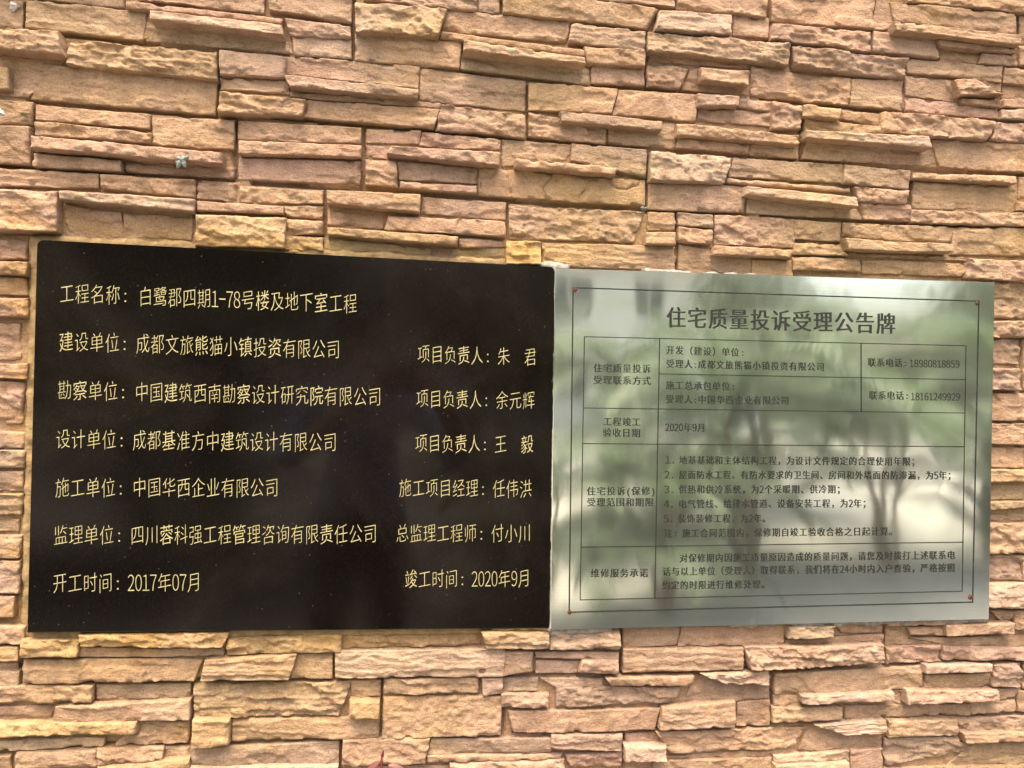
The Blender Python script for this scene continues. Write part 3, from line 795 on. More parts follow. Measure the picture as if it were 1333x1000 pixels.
# stones further along the wall, outside what the photograph shows: one joined mass
def far_stones():
    x0, z1 = unproj([0, 1333, 1333, 0], [0, 0, 1000, 1000], .02)
    lo_x, hi_x = min(x0[0], x0[3]) + .012, max(x0[1], x0[2]) - .012
    lo_z, hi_z = z1.min(), z1.max()
    Vs, Fs, n0 = [], [], 0
    rnd = random.Random(3)
    z = -.02; k = 0
    def visible(x, zz):
        p = np.array([x, -.02, zz]) - CAM
        dz = p @ F; a = CXP + FPX * (p @ RT) / dz; b = CYP - FPX * (p @ UP) / dz
        return -16 < a < 1349 and -14 < b < 1014
    while z < 3.05:
        h = rnd.uniform(.018, .042)
        x = -3.15 + rnd.uniform(0, .1)
        while x < 4.55:
            w = rnd.uniform(.07, .26)
            xs = [x, x + w]
            pts = [(x + w * t, z + h * s) for t in (0, .25, .5, .75, 1) for s in (0, .5, 1)]
            if not any(visible(*p) for p in pts):
                d = rnd.choice([.012, .014, .017, .021, .026, .032])
                X = np.array([x + .001, x + w - .001, x + w - .001, x + .001]); Z = np.array([z + h - .001, z + h - .001, z + .001, z + .001])
                V, Fc, nf = stone_geometry(X, Z, d, rnd.choice('ffrsd'), 9000 + k, .013)
                Vs.append(V); Fs.append(Fc + n0); n0 += len(V); k += 1
            x += w
        z += h
    V = np.concatenate(Vs); Fc = np.concatenate(Fs)
    o = obj('ledge_stones_beyond', mesh('ledge_stones_beyond', V, Fc, M_STONE, np.ones(len(Fc), bool)), wall)
    o.color = (.31, .215, .13, 1)
    tag(o, kind='stuff')
far_stones()
cop = obj('coping', mesh('coping', [(-3.25, -.06, 3.1), (4.65, -.06, 3.1), (4.65, .31, 3.1), (-3.25, .31, 3.1), (-3.25, -.06, 3.18), (4.65, -.06, 3.18), (4.65, .31, 3.18), (-3.25, .31, 3.18)],
    [(0, 3, 2, 1), (4, 5, 6, 7), (0, 1, 5, 4), (1, 2, 6, 5), (2, 3, 7, 6), (3, 0, 4, 7)], M_PAVE), wall)

# ------------------------------------------------------------------ mortar round the plaques
def blob_sheet(name, pts, d, mat, parent, seed, amp=.0035, cell=.0035, jit=.003, ragged=True):
    """an uneven mortar slab through four photo points, running back to the wall"""
    X, Z = unproj([p[0] for p in pts], [p[1] for p in pts], d)
    wd = X[1] - X[0]; ht = abs(Z[3] - Z[0])
    nu = max(3, int(wd / cell)); nv = max(3, int(ht / cell))
    U, V = np.meshgrid(np.linspace(0, 1, nu + 1), np.linspace(0, 1, nv + 1))
    x = (X[0] * (1 - U) + X[1] * U) * (1 - V) + (X[3] * (1 - U) + X[2] * U) * V
    z = (Z[0] * (1 - U) + Z[1] * U) * (1 - V) + (Z[3] * (1 - U) + Z[2] * U) * V
    y = -(d + amp * fbm(x / .012, z / .012, seed, 4))
    e = np.minimum(np.minimum(U, 1 - U) * wd, np.minimum(V, 1 - V) * ht)
    y = y + .004 * np.clip(1 - e / .005, 0, 1) ** 2
    x = x + jit * fbm(x / .02, z / .02, seed + 3, 4); z = z + jit * fbm(x / .02, z / .02, seed + 4, 4)
    idx = np.arange(x.size).reshape(x.shape)
    Vt = np.stack([x, y, z], -1).reshape(-1, 3)
    q = np.stack([idx[:-1, :-1], idx[1:, :-1], idx[1:, 1:], idx[:-1, 1:]], -1).reshape(-1, 4)
    ring = np.concatenate([idx[0, :], idx[1:, -1], idx[-1, -2::-1], idx[-2:0:-1, 0]])
    n = len(ring); base = len(Vt); back = Vt[ring].copy(); back[:, 1] = .001
    Vt = np.concatenate([Vt, back]); j = np.arange(n); j2 = (j + 1) % n
    Fc = np.concatenate([q, np.stack([ring[j], ring[j2], base + j2, base + j], -1)])
    c = Vt.mean(0); c[1] = 0
    return obj(name, mesh(name, Vt - c, Fc, mat, np.ones(len(Fc), bool)), parent, c)
# beds of mortar that the plaques are set in (visible as the strips round their edges)
blob_sheet('mortar_bed', [(37, 306), (60, 307), (52, 828), (26, 828)], .019, M_BED, wall, 11)
blob_sheet('mortar_bed', [(44, 304), (726, 340), (726, 352), (44, 322)], .019, M_BED, wall, 12, jit=.004)
blob_sheet('mortar_bed', [(26, 815), (722, 806), (722, 826), (28, 834)], .021, M_BED, wall, 13, jit=.004)
for b_ in (blob_sheet('mortar_joint', [(718, 345), (727, 345), (719, 824), (711, 824)], .0335, M_GREY, wall, 14, amp=.0015, jit=.0025),
           blob_sheet('mortar_joint', [(700, 341), (742, 342), (738, 353), (704, 352)], .032, M_GREY, wall, 15, jit=.004),
           blob_sheet('mortar_joint', [(838, 350), (1010, 358), (1008, 366), (838, 360)], .031, M_GREY, wall, 16, jit=.006),
           blob_sheet('mortar_joint', [(716, 812), (800, 810), (798, 824), (716, 829)], .031, M_GREY, wall, 17, jit=.004),
           blob_sheet('mortar_joint', [(940, 804), (1288, 795), (1289, 812), (945, 818)], .030, M_GREY, wall, 18, jit=.006),
           blob_sheet('mortar_joint', [(640, 815), (716, 812), (716, 822), (640, 823)], .031, M_BED, wall, 19, jit=.004)):
    pass

# ------------------------------------------------------------------ plaques
def slab(name, corners, d, th, mat, radii, bevel=.0012):
    X, Z = unproj([c[0] for c in corners], [c[1] for c in corners], d)
    P = [np.array([X[i], Z[i]]) for i in range(4)]
    out = []
    for i in range(4):
        p = P[i]; a = P[i - 1] - p; b = P[(i + 1) % 4] - p
        a /= np.linalg.norm(a); b /= np.linalg.norm(b); r = radii[i]
        if r <= 0: out.append(p); continue
        for k in range(9):
            t = k / 8
            out.append((1 - t) ** 2 * (p + a * r) + 2 * t * (1 - t) * p + t * t * (p + b * r))
    out = np.array(out); cen = out.mean(0)
    dirs = cen - out; dirs /= np.linalg.norm(dirs, axis=1)[:, None]
    inn = out + dirs * bevel * 1.4
    n = len(out)
    V = [(x, -d, z) for x, z in inn] + [(x, -d + bevel, z) for x, z in out] + [(x, -d + th, z) for x, z in out]
    Fc = [tuple(range(n))[::-1]]
    for k in (0, n):
        for i in range(n):
            j = (i + 1) % n
            Fc.append((k + i, k + j, k + n + j, k + n + i))
    Fc.append(tuple(range(2 * n, 3 * n)))
    V = np.array(V); o0 = np.array([cen[0], -d, cen[1]])
    me = mesh(name, V - o0, Fc, mat)
    bm = bmesh.new(); bm.from_mesh(me); bmesh.ops.recalc_face_normals(bm, faces=bm.faces); bm.to_mesh(me); bm.free()
    return obj(name, me, None, o0)

import bmesh
D1, D2 = .034, .037
granite = slab('granite_plaque', [(48, 312), (723, 347.5), (715.5, 818), (35, 824)], D1, .020, M_GRANITE, [.010, .010, 0, 0])
tag(granite, 'polished black granite plaque engraved with seven rows of gold Chinese characters', 'plaque')
steel = slab('steel_plaque', [(722.5, 349), (1295, 367.5), (1287.5, 806), (716.5, 820)], D2, .0022, M_STEEL, [0, 0, .002, .002], .0006)
tag(steel, 'brushed steel notice plate with a black-lined table of Chinese text and rusty corner screws', 'notice plate')
core = slab('backing_board', [(727, 353), (1290, 371), (1283, 801), (721, 815)], D2 - .0026, .026, M_GREY, [0, 0, 0, 0], .001)
core.parent = steel; core.location = core.location - steel.location

fc = bpy.data.curves.new('glyph', 'FONT'); fo = bpy.data.objects.new('glyph', fc); COL.objects.link(fo)
GL = {}
def glyph(ch, off):
    key = (ch, off)
    if key not in GL:
        fc.body = ch; fc.offset = off; fc.resolution_u = 3
        bpy.context.view_layer.update()
        dg = bpy.context.evaluated_depsgraph_get()
        me = bpy.data.meshes.new_from_object(fo.evaluated_get(dg))
        v = np.zeros(len(me.vertices) * 3); me.vertices.foreach_get('co', v)
        area = sum(p.area for p in me.polygons); co = v.reshape(-1, 3)[:, :2]
        GL[key] = (co.copy(), [tuple(p.vertices) for p in me.polygons], area)
        bpy.data.meshes.remove(me)
        if off:   # where thinning would break a crowded character, thin it less
            a0 = glyph(ch, 0.0)[2]
            if not (.55 * a0 < area < .97 * a0):
                GL[key] = glyph(ch, off / 2) if abs(off) > .003 else glyph(ch, 0.0)
    return GL[key]

def is_half(ch): return ord(ch) < 128
def lettering(parent, d, mat, s, x0, y0, x1, y1, em, fill=.95, off=0.0, slant=0.0, half=.5, name='lettering', bold=0.0):
    units = sum(half if is_half(c) else 1 for c in s)
    pitch = (x1 - x0) / units; u = 0
    Vx, Vy, Fs, n = [], [], [], 0; DD = []
    for c in s:
        w = half if is_half(c) else 1
        if c not in ' \u3000':
            g, fs, _ = glyph(chr(ord(c) + 0xFEE0) if c.isdigit() else '－' if c == '-' else c, off)
            gx = g[:, 0].copy(); gy = g[:, 1].copy()
            if is_half(c):
                mx = (gx.max() + gx.min()) / 2; gw = gx.max() - gx.min()
                k = min(1.0, w * .86 / max(gw, .01))
                px = (u + w / 2) * pitch + (gx - mx) * k * pitch
                py = ((gy - .38) * (1.08 if c.isdigit() else 1.0))
            elif c == '：':
                px = (u + .06) * pitch + gx * pitch; py = gy * .72 - .34
            else:
                px = (u + .5) * pitch + (gx - .5) * fill * pitch
                py = gy - .38 + slant * (gx - .5) * (1 if c not in '，。；、' else 0)
            t = px / (x1 - x0)
            Vx.append(x0 + px); Vy.append(y0 + (y1 - y0) * t - py * em)
            Fs += [tuple(i + n for i in f) for f in fs]; n += len(g)
            if bold:
                for q in (-1, 1):
                    Vx.append(x0 + px + q * bold); Vy.append(Vy[-1] + 0); Fs += [tuple(i + n for i in f) for f in fs]; n += len(g)
                    DD.append((n - len(g), n, q))
        u += w
    X, Z = unproj(np.concatenate(Vx), np.concatenate(Vy), d + .0003)
    V = np.stack([X, np.full_like(X, -(d + .0003)), Z], -1)
    for a_, b_, q in DD: V[a_:b_, 1] -= .00006 + .00003 * q
    L = np.array(parent.location); c = np.array([X.mean(), -(d + .0003), Z.mean()])
    return obj(name, mesh(name, V - c, Fs, mat), parent, c - L)

G = dict(em=27.5, fill=.98, off=-.015, slant=.13, name='gold_characters')
for args in [
    ('工程名称：', 77.0, 381.6, 177, 384.6), ('白鹭郡四期1-78号楼及地下室工程', 180, 385.4, 465.5, 395.6),
    ('建设单位：', 76.2, 444.4, 176, 447.0), ('成都文旅熊猫小镇投资有限公司', 176.4, 447.0, 443.5, 455.4),
    ('勘察单位：', 74.2, 507.6, 174, 509.8), ('中国建筑西南勘察设计研究院有限公司', 175.2, 510.0, 497.2, 516.8),
    ('设计单位：', 72.2, 571.3, 172, 572.5), ('成都基准方中建筑设计有限公司', 172.0, 572.8, 439.2, 576.0),
    ('施工单位：', 71.0, 634.6, 171, 634.8), ('中国华西企业有限公司', 172.2, 634.2, 363.4, 635.0),
    ('监理单位：', 69.0, 696.4, 169, 696.2), ('四川蓉科强工程管理咨询有限责任公司', 169.4, 696.4, 491.4, 694.8),
    ('开工时间：', 68.0, 758.8, 167, 758.6), ('2017年07月', 165.8, 758.6, 262.5, 757.6)]:
    lettering(granite, D1, M_GOLD, *args, **G)
G['em'] = 25.5
for args in [
    ('项目负责人：朱\u3000君', 543.0, 460.4, 699.0, 465.0), ('项目负责人：余元辉', 541.2, 518.6, 696.8, 521.4),
    ('项目负责人：王\u3000毅', 539.8, 576.8, 694.8, 578.4), ('施工项目经理：任伟洪', 518.8, 634.8, 693.0, 636.4),
    ('总监理工程师：付小川', 515.0, 694.0, 691.8, 694.2), ('竣工时间：', 526.4, 753.8, 614, 753.2), ('2020年9月', 613.6, 753.6, 691.0, 752.6)]:
    lettering(granite, D1, M_GOLD, *args, **G)

K = dict(em=12.1, fill=.92, off=0.0, bold=.30, name='black_characters')
lettering(steel, D2, M_INK, '住宅质量投诉受理公告牌', 866.6, 412.8, 1167, 421.6, em=29.0, fill=.93, off=0.0, bold=.65, slant=.02, name='title_characters')
for args in [
    ('住宅质量投诉', 772.0, 478.9, 848, 480.3), ('受理联系方式', 772.0, 494.4, 848, 495.8),
    ('工程竣工', 784.6, 548.6, 834.6, 549.4), ('验收日期', 784.0, 563.0, 834.2, 563.8),
    ('住宅投诉(保修)', 763.4, 639.4, 853.6, 639.2), ('受理范围和期限', 763.4, 653.8, 851.6, 653.8),
    ('维修服务承诺', 768.4, 746.4, 844.4, 745.8),
    ('开发（建设）单位：', 866.6, 455.6, 975, 459.2), ('受理人:成都文旅熊猫小镇投资有限公司', 866.6, 473.4, 1074, 477.8),
    ('施工总承包单位：', 866.2, 501.4, 963, 503.4), ('受理人:中国华西企业有限公司', 866.2, 519.4, 1028, 521.6),
    ('联系电话：', 1129.2, 471.6, 1187, 472.6), ('联系电话：', 1130.8, 514.6, 1189, 515.2),
    ('2020年9月', 866.0, 556.2, 919, 556.8),
    ('1.', 866, 598.6, 880, 598.8), ('地基基础和主体结构工程，为设计文件规定的合理使用年限；', 883.6, 599.0, 1197.5, 600.8),
    ('2.', 865, 617.9, 879, 618), ('屋面防水工程、有防水要求的卫生间、房间和外墙面的防渗漏，为5年；', 883.4, 618.1, 1244.5, 618.9),
    ('3.', 864.6, 637, 878.6, 637), ('供热和供冷系统，为2个采暖期、供冷期；', 883.0, 637.2, 1100.5, 637.0),
    ('4.', 864.4, 656, 878.4, 656), ('电气管线、给排水管道、设备安装工程，为2年；', 882.8, 656.0, 1134, 655.3),
    ('5.', 863.8, 675, 877.8, 675), ('装饰装修工程，为2年。', 882.2, 675.2, 1003.5, 674.8),
    ('注：', 863.8, 694.4, 887.8, 694.4), ('施工合同范围内，保修期自竣工验收合格之日起计算。', 887.6, 694.2, 1168.5, 691.6),
    ('对保修期内因施工质量原因造成的质量问题，请您及时拨打上述联系电', 884.2, 726.8, 1244, 722.6),
    ('话与以上单位（受理人）取得联系，我们将在24小时内入户查验，严格按照', 862.2, 744.2, 1244, 739.0),
    ('约定的时限进行维修处理。', 861.4, 762.0, 1002.5, 760.6)]:
    lettering(steel, D2, M_INK, *args, **K)
K['bold'] = .12
for args in [('18980818859', 1184.0, 473.0, 1249.6, 474.0), ('18161249929', 1185.6, 516.2, 1250.2, 516.6)]:
    lettering(steel, D2, M_INK, *args, **K)

def rule_lines(name, segs, d, wpx):
    V, Fc = [], []
    for (x0, y0, x1, y1) in segs:
        dx, dy = x1 - x0, y1 - y0; l = math.hypot(dx, dy); nx, ny = -dy / l * wpx / 2, dx / l * wpx / 2
        ex, ey = dx / l * wpx / 2, dy / l * wpx / 2
        q = [(x0 - ex + nx, y0 - ey + ny), (x1 + ex + nx, y1 + ey + ny), (x1 + ex - nx, y1 + ey - ny), (x0 - ex - nx, y0 - ey - ny)]
        dd = d + .00025 + .00006 * (len(V) // 4)
        X, Z = unproj([p[0] for p in q], [p[1] for p in q], dd)
        n = len(V); V += [(X[i], -dd, Z[i]) for i in range(4)]; Fc.append((n, n + 1, n + 2, n + 3))
    L = np.array(steel.location)
    return obj(name, mesh(name, np.array(V) - L, Fc, M_INK), steel, (0, 0, 0))
rule_lines('border_line', [(746.2, 374.6, 1274.4, 392.2), (1274.4, 392.2, 1266.3, 784), (1266.3, 784, 741, 797.2), (741, 797.2, 746.2, 374.6)], D2, 1.7)
rule_lines('table_line', [(760.8, 438.4, 1257.6, 450.2), (1257.6, 450.2, 1252.7, 769.8), (1252.7, 769.8, 755.4, 781.2), (755.4, 781.2, 760.8, 438.4),
    (759.8, 531.2, 1256.3, 537.8), (758.7, 577.6, 1255.8, 581.7), (757.3, 712.5, 1254.0, 706.0), (858.9, 440.8, 852.6, 779.0),
    (1121.2, 447.0, 1121.4, 536.0), (858.0, 486.8, 1257.0, 494.4)], D2, 1.15)

def disc_cap(name, px, py, r, d, mat, parent, dome=.0012, slot=True):
    x, z = P1(px, py, d)
    V = [(0, -dome, 0)]; Fc = []; n = 14
    for k, (rr, yy) in enumerate(((.55, -.9), (.85, -.55), (1, 0))):
        for i in range(n):
            a = 2 * math.pi * i / n; V.append((r * rr * math.cos(a), dome * yy, r * rr * math.sin(a)))
    for i in range(n): Fc.append((0, 1 + (i + 1) % n, 1 + i)[::-1])
    for k in range(2):
        for i in range(n):
            a = 1 + k * n + i; b = 1 + k * n + (i + 1) % n
            Fc.append((a, b, b + n, a + n))
    me = mesh(name, V, Fc, mat, True)
    bm = bmesh.new(); bm.from_mesh(me); bmesh.ops.recalc_face_normals(bm, faces=bm.faces); bm.to_mesh(me); bm.free()
    o = obj(name, me, parent, np.array([x, -d - .0003, z]) - np.array(parent.location))
    if slot:
        w = r * .14
        sm = mesh('screw_slot', [(-r * .7, 0, -w), (r * .7, 0, -w), (r * .7, 0, w), (-r * .7, 0, w), (-w, -.0001, -r * .7), (w, -.0001, -r * .7), (w, -.0001, r * .7), (-w, -.0001, r * .7)], [(0, 1, 2, 3), (4, 5, 6, 7)], M_INK)
        s_ = obj('screw_slot', sm, o, (0, -dome - .0001, 0)); s_.rotation_euler = (0, rad(px * 7 % 90), 0)
    return o
M_STAIN = mortar_material('rust_stain', (.20, .12, .07), (.40, .28, .18), 300)
for (px, py, r) in ((748.6, 377.4, .0036), (1271.6, 395.0, .0032), (741.6, 797.0, .0038), (1263.2, 777.4, .0046)):
    disc_cap('corner_screw', px, py, r, D2, M_RUST, steel)

# ------------------------------------------------------------------ splashes of mortar on the stones
def splash(px, py, d, r, mat, seed, label, lobes=5, asp=1.0):
    x, z = P1(px, py, d); rs = np.random.RandomState(seed)
    n, m = 30, 6; V = [(0, -.0035, 0)]; ph = rs.uniform(0, 6, 5)
    prof = [.6 + .18 * math.cos(lobes * 2 * math.pi * q / n + ph[0]) + .13 * math.cos(2 * 2 * math.pi * q / n + ph[1]) + .12 * math.cos(7 * 2 * math.pi * q / n + ph[2]) + rs.uniform(-.08, .08) for q in range(n)]
    for k in range(1, m + 1):
        for i in range(n):
            a = 2 * math.pi * i / n
            rr = r * (prof[i]) * k / m
            V.append((rr * math.cos(a) * asp + rs.normal(0, .0003), -.0035 * (1 - (k / m) ** 2) * rs.uniform(.6, 1.2) + .002 * (k == m), rr * math.sin(a) + rs.normal(0, .0003)))
    Fc = [(0, 1 + i, 1 + (i + 1) % n) for i in range(n)]
    for k in range(m - 1):
        for i in range(n):
            a = 1 + k * n + i; b = 1 + k * n + (i + 1) % n; Fc.append((a, a + n, b + n, b))
    me = mesh('mortar_splash', V, Fc, mat, True)
    bm = bmesh.new(); bm.from_mesh(me); bmesh.ops.recalc_face_normals(bm, faces=bm.faces); bm.to_mesh(me); bm.free()
    o = obj('mortar_splash', me, wall, (x, -d - .0025, z)); o['label'] = label
    return o
splash(237, 210, .0395, .0135, M_SPLASH, 3, 'grey-green star-shaped splash of mortar on a rose ledge', 4)
splash(19, 9, .013, .008, M_WHITE, 4, 'white chip in the top left corner', 3, 1.4)
splash(1, 148, .030, .009, M_WHITE, 5, 'pale lump at the left edge', 3, .9)
splash(32, 149, .0215, .005, M_BED, 6, 'small grey crumb of mortar', 5, 1.6)
splash(838, 272, .020, .0050, M_SPLASH, 8, 'blue-grey crumb of mortar at a joint', 3, 1.5)

# ------------------------------------------------------------------ leaf helpers
def leaf_strip(V, Fc, base, direction, up, L, W, bend=.3, n=5, fold=.25):
    d = np.array(direction, float); d /= np.linalg.norm(d); up = np.array(up, float)
    side = np.cross(d, up); side /= (np.linalg.norm(side) + 1e-9); upn = np.cross(side, d)
    b0 = len(V)
    for i in range(n + 1):
        t = i / n
        c = np.array(base) + d * L * t - np.array([0, 0, 1]) * bend * L * t * t
        w = W * math.sin(math.pi * min(1, .08 + t * .92)) ** .8 * (1 if i < n else .05)
        V += [tuple(c - side * w + upn * w * fold), tuple(c), tuple(c + side * w + upn * w * fold)]
    for i in range(n):
        a = b0 + 3 * i
        Fc += [(a, a + 1, a + 4, a + 3), (a + 1, a + 2, a + 5, a + 4)]

def tube(V, Fc, pts, radii, n=8):
    b0 = len(V); pts = [np.array(p, float) for p in pts]
    for k, (p, r) in enumerate(zip(pts, radii)):
        t = pts[min(k + 1, len(pts) - 1)] - pts[max(k - 1, 0)]; t /= np.linalg.norm(t)
        a = np.cross(t, [.3, .9, .1]); a /= np.linalg.norm(a); b = np.cross(t, a)
        for i in range(n):
            q = 2 * math.pi * i / n; V.append(tuple(p + r * (a * math.cos(q) + b * math.sin(q))))
    for k in range(len(pts) - 1):
        for i in range(n):
            j = (i + 1) % n
            Fc.append((b0 + k * n + i, b0 + k * n + j, b0 + (k + 1) * n + j, b0 + (k + 1) * n + i))

# dead leaf scrap caught on a stone below the plaques
V, Fc = [], []
x, z = P1(627, 867, .026)
leaf_strip(V, Fc, (-.006, 0, -.003), (1, -.25, .45), (0, -1, .1), .013, .0042, .1, 5, .3)
M_DRY = leaf_material('dry_leaf', (.05, .025, .018), (.09, .045, .03), .1, .7)
tag(obj('dry_leaf', mesh('dry_leaf', V, Fc, M_DRY, True), None, (x, -.041, z)), 'tiny brown dry leaf stuck on a pale ledge below the black plaque', 'leaf')

# red-leaved shrub whose tip reaches into the bottom of the picture
def red_shrub():
    tx, tz = P1(497, 984, .10)
    root = obj('red_leaf_shrub', None, None, (tx - .02, -.24, 0))
    tag(root, 'red-leaved shrub, its tip poking up in front of the lowest stones', 'shrub')
    V, Fc = [], []
    top = (.02, .24 - .10, tz)
    rs = random.Random(4)
    tube(V, Fc, [(0, 0, 0), (.01, .03, .3), (.0, .08, .6), (.02, .13, tz - .03), top], [.008, .007, .005, .003, .0012])
    stems = []
    for k in range(7):
        a = rs.uniform(0, 6.28); h = rs.uniform(.5, .8)
        e = (.2 * math.cos(a), .03 + .10 * math.sin(a), min(h, tz - .08))
        tube(V, Fc, [(0, 0, .05), (e[0] * .5, e[1] * .5, e[2] * .5), e], [.006, .004, .0018]); stems.append(e)
    obj('stem', mesh('stem', V, Fc, M_REDLEAF, True), root)
    def lf(b, d, L, W, bend=.2):
        V, Fc = [], []
        leaf_strip(V, Fc, (0, 0, 0), d, (0, -.6, 1), L, W, bend, 7, .35)
        obj('leaf', mesh('leaf', V, Fc, M_REDLEAF, True), root, b)
    lf((.02, .14, tz - .004), (.25, -.1, 1), .011, .0022, 0)
    lf((.022, .14, tz - .002), (-.05, -.1, 1), .012, .0015, 0)
    lf((.017, .135, tz - .006), (-1, -.25, -.75), .040, .0060, .25)
    lf((.030, .135, tz - .012), (1, -.25, -.12), .034, .0055, .35)
    lf((.020, .135, tz - .022), (-.5, -.5, -.5), .045, .007, .3)
    for e in stems:
        for q in range(6):
            a = rs.uniform(0, 6.28); zz = min(e[2] - q * .05, tz - .09)
            lf((e[0] * (zz / e[2]), e[1] * (zz / e[2]), zz), (math.cos(a), math.sin(a) * .6 - .3, .25), rs.uniform(.05, .08), rs.uniform(.009, .013), .35)
red_shrub()

# ------------------------------------------------------------------ the place in front of the wall
def sheet(name, x0, y0, x1, y1, z, mat, h=0, **kw):
    V = [(x0, y0, z), (x1, y0, z), (x1, y1, z), (x0, y1, z)]; Fc = [(0, 1, 2, 3)]
    o = obj(name, mesh(name, V, Fc, mat)); tag(o, kind='structure'); return o
sheet('ground', -200, -200, 200, 200, 0, M_GRASS)
sheet('planting_bed', -3.2, -.55, 4.6, 0, .004, M_SOIL)
sheet('footpath', -30, -3.0, 30, -.55, .008, M_PAVE)
M_COURT = mortar_material('added_pale_paving', (.27, .26, .235), (.34, .325, .30), 3)
sheet('courtyard', -30, -24, 30, -3.0, .008, M_COURT)  # pale paving added in place of grass to lighten the steel plate's lower reflection

def palm_proto(seed, nst, hts, nf, fl):
    """clump of arching feather palm leaves on slim canes"""
    rs = random.Random(seed)
    V, Fc = [], []; fr = []
    for s in range(nst):
        a = rs.uniform(0, 6.28); r = rs.uniform(.02, .16); h = rs.uniform(*hts)
        tp = (r * math.cos(a) * 2.2, r * math.sin(a) * 2.2, h)
        tube(V, Fc, [(r * math.cos(a), r * math.sin(a), 0), (r * math.cos(a) * 1.6, r * math.sin(a) * 1.6, h * .55), tp], [.035, .028, .02], 7)
        FV, FF = [], []
        for k in range(nf):
            az = rs.uniform(0, 6.28); el = rs.uniform(.55, 1.35); L = fl * rs.uniform(.75, 1.1)
            pts = []; p = np.array(tp); ang = el
            for i in range(13):
                pts.append(p.copy()); p = p + L / 12 * np.array([math.cos(az) * math.cos(ang), math.sin(az) * math.cos(ang), math.sin(ang)]); ang -= rs.uniform(.10, .19)
            tube(FV, FF, pts, [.009 * (1 - i / 14) + .001 for i in range(13)], 5)
            for i in range(2, 12):
                t = pts[i + 1] - pts[i] if i < 12 else pts[i] - pts[i - 1]; t = t / np.linalg.norm(t)
                sd = np.cross(t, [0, 0, 1]); sd /= np.linalg.norm(sd) + 1e-6
                for q in (0, .5):
                    for sg in (-1, 1):
                        b = pts[i] + q * (pts[min(i + 1, 12)] - pts[i])
                        leaf_strip(FV, FF, b, sd * sg + t * .9 + np.array([0, 0, .15]), (0, 0, 1), L * .30 * math.sin(math.pi * (i + .5) / 13.5) ** .6, .018, .35, 3, .2)
        fr.append((FV, FF))
    root = obj('feather_palm', None); obj('trunk', mesh('trunk', V, Fc, M_TRUNK, True), root)
    for FV, FF in fr: obj('crown', mesh('crown', FV, FF, M_PALM, True), root)
    return root
def copy_tree(o):
    c = o.copy(); COL.objects.link(c)
    for ch in list(o.children):
        d = ch.copy(); COL.objects.link(d); d.parent = c
    return c
palm = palm_proto(2, 5, (.5, 1.5), 7, 1.5)
spots = [(0.75, -3.5, .62, 1.0), (1.8, -3.8, .6, 2.1), (2.7, -4.2, .95, 4.4), (4.0, -4.7, .9, 5.5), (1.9, -6.4, 1.1, .5), (-1.2, -5.0, 1.1, 3.3), (-3.0, -5.2, 1.2, 2.0), (5.4, -5.4, 1.2, .9), (4.4, -8.5, 1.4, 2.6)]
names = ['nearest the footpath', 'second along the footpath', 'third along the footpath', 'beyond the third clump', 'set back by the courtyard', 'behind the photographer', 'at the far left of the courtyard', 'far right by the path', 'tallest, behind the others']
for i, ((x, y, s, r), nm) in enumerate(zip(spots, names)):
    o = palm if i == 0 else copy_tree(palm)
    o.location = (x, y, 0); o.scale = (s, s, s); o.rotation_euler = (0, 0, r)
    tag(o, 'arching feather palm clump ' + nm, 'palm', 'palms by the courtyard')

def tree_proto(seed):
    rs = random.Random(seed); nr = np.random.RandomState(seed)
    V, Fc = [], []
    tube(V, Fc, [(0, 0, 0), (.05, .02, 1.2), (.0, .08, 2.4), (.1, 0, 3.8)], [.17, .13, .10, .05], 9)
    tips = []
    for k in range(9):
        a = rs.uniform(0, 6.28); z0 = rs.uniform(1.6, 3.2); r = rs.uniform(1.0, 2.0)
        e = np.array([r * math.cos(a), r * math.sin(a), z0 + rs.uniform(.6, 1.8)])
        tube(V, Fc, [(0, .05, z0), tuple(e * [.5, .5, 1] - [0, 0, .4]), tuple(e)], [.06, .04, .015], 6); tips.append(e)
    tips.append(np.array([0, 0, 4.6]))
    root = obj('broadleaf_tree', None); obj('trunk', mesh('trunk', V, Fc, M_TRUNK, True), root)
    n = 5200; c = np.array([tips[i] for i in nr.randint(0, len(tips), n)]); p = c + nr.normal(0, 1, (n, 3)) * [.52, .52, .40]
    u = nr.normal(0, 1, (n, 3)); u /= np.linalg.norm(u, axis=1)[:, None]; w = np.cross(u, nr.normal(0, 1, (n, 3))); w /= np.linalg.norm(w, axis=1)[:, None]
    s = nr.uniform(.06, .13, (n, 1))
    LV = np.stack([p - u * s, p - w * s * .45, p + u * s, p + w * s * .45], 1).reshape(-1, 3)
    obj('crown', mesh('crown', LV, np.arange(4 * n).reshape(-1, 4), M_SHRUB), root)
    return root
tree = tree_proto(8)
tsp = [(1.2, -13, .7, 0), (7.2, -13, .8, 2), (13.5, -13, 1.0, 4), (-3.5, -12, 1.0, 1), (-8, -13, 1.1, 5)]
tn = ['straight across the courtyard', 'right of the middle of the courtyard', 'towards the right', 'left of the middle of the courtyard', 'towards the left', 'in the second row, middle', 'at the far right', 'in the second row, left', 'tallest, at the back', 'at the far left']
for i, ((x, y, s, r), nm) in enumerate(zip(tsp, tn)):
    o = tree if i == 0 else copy_tree(tree)
    o.location = (x, y, 0); o.scale = (s, s, s); o.rotation_euler = (0, 0, r)
    tag(o, 'broadleaf tree standing ' + nm, 'tree', 'trees across the courtyard')

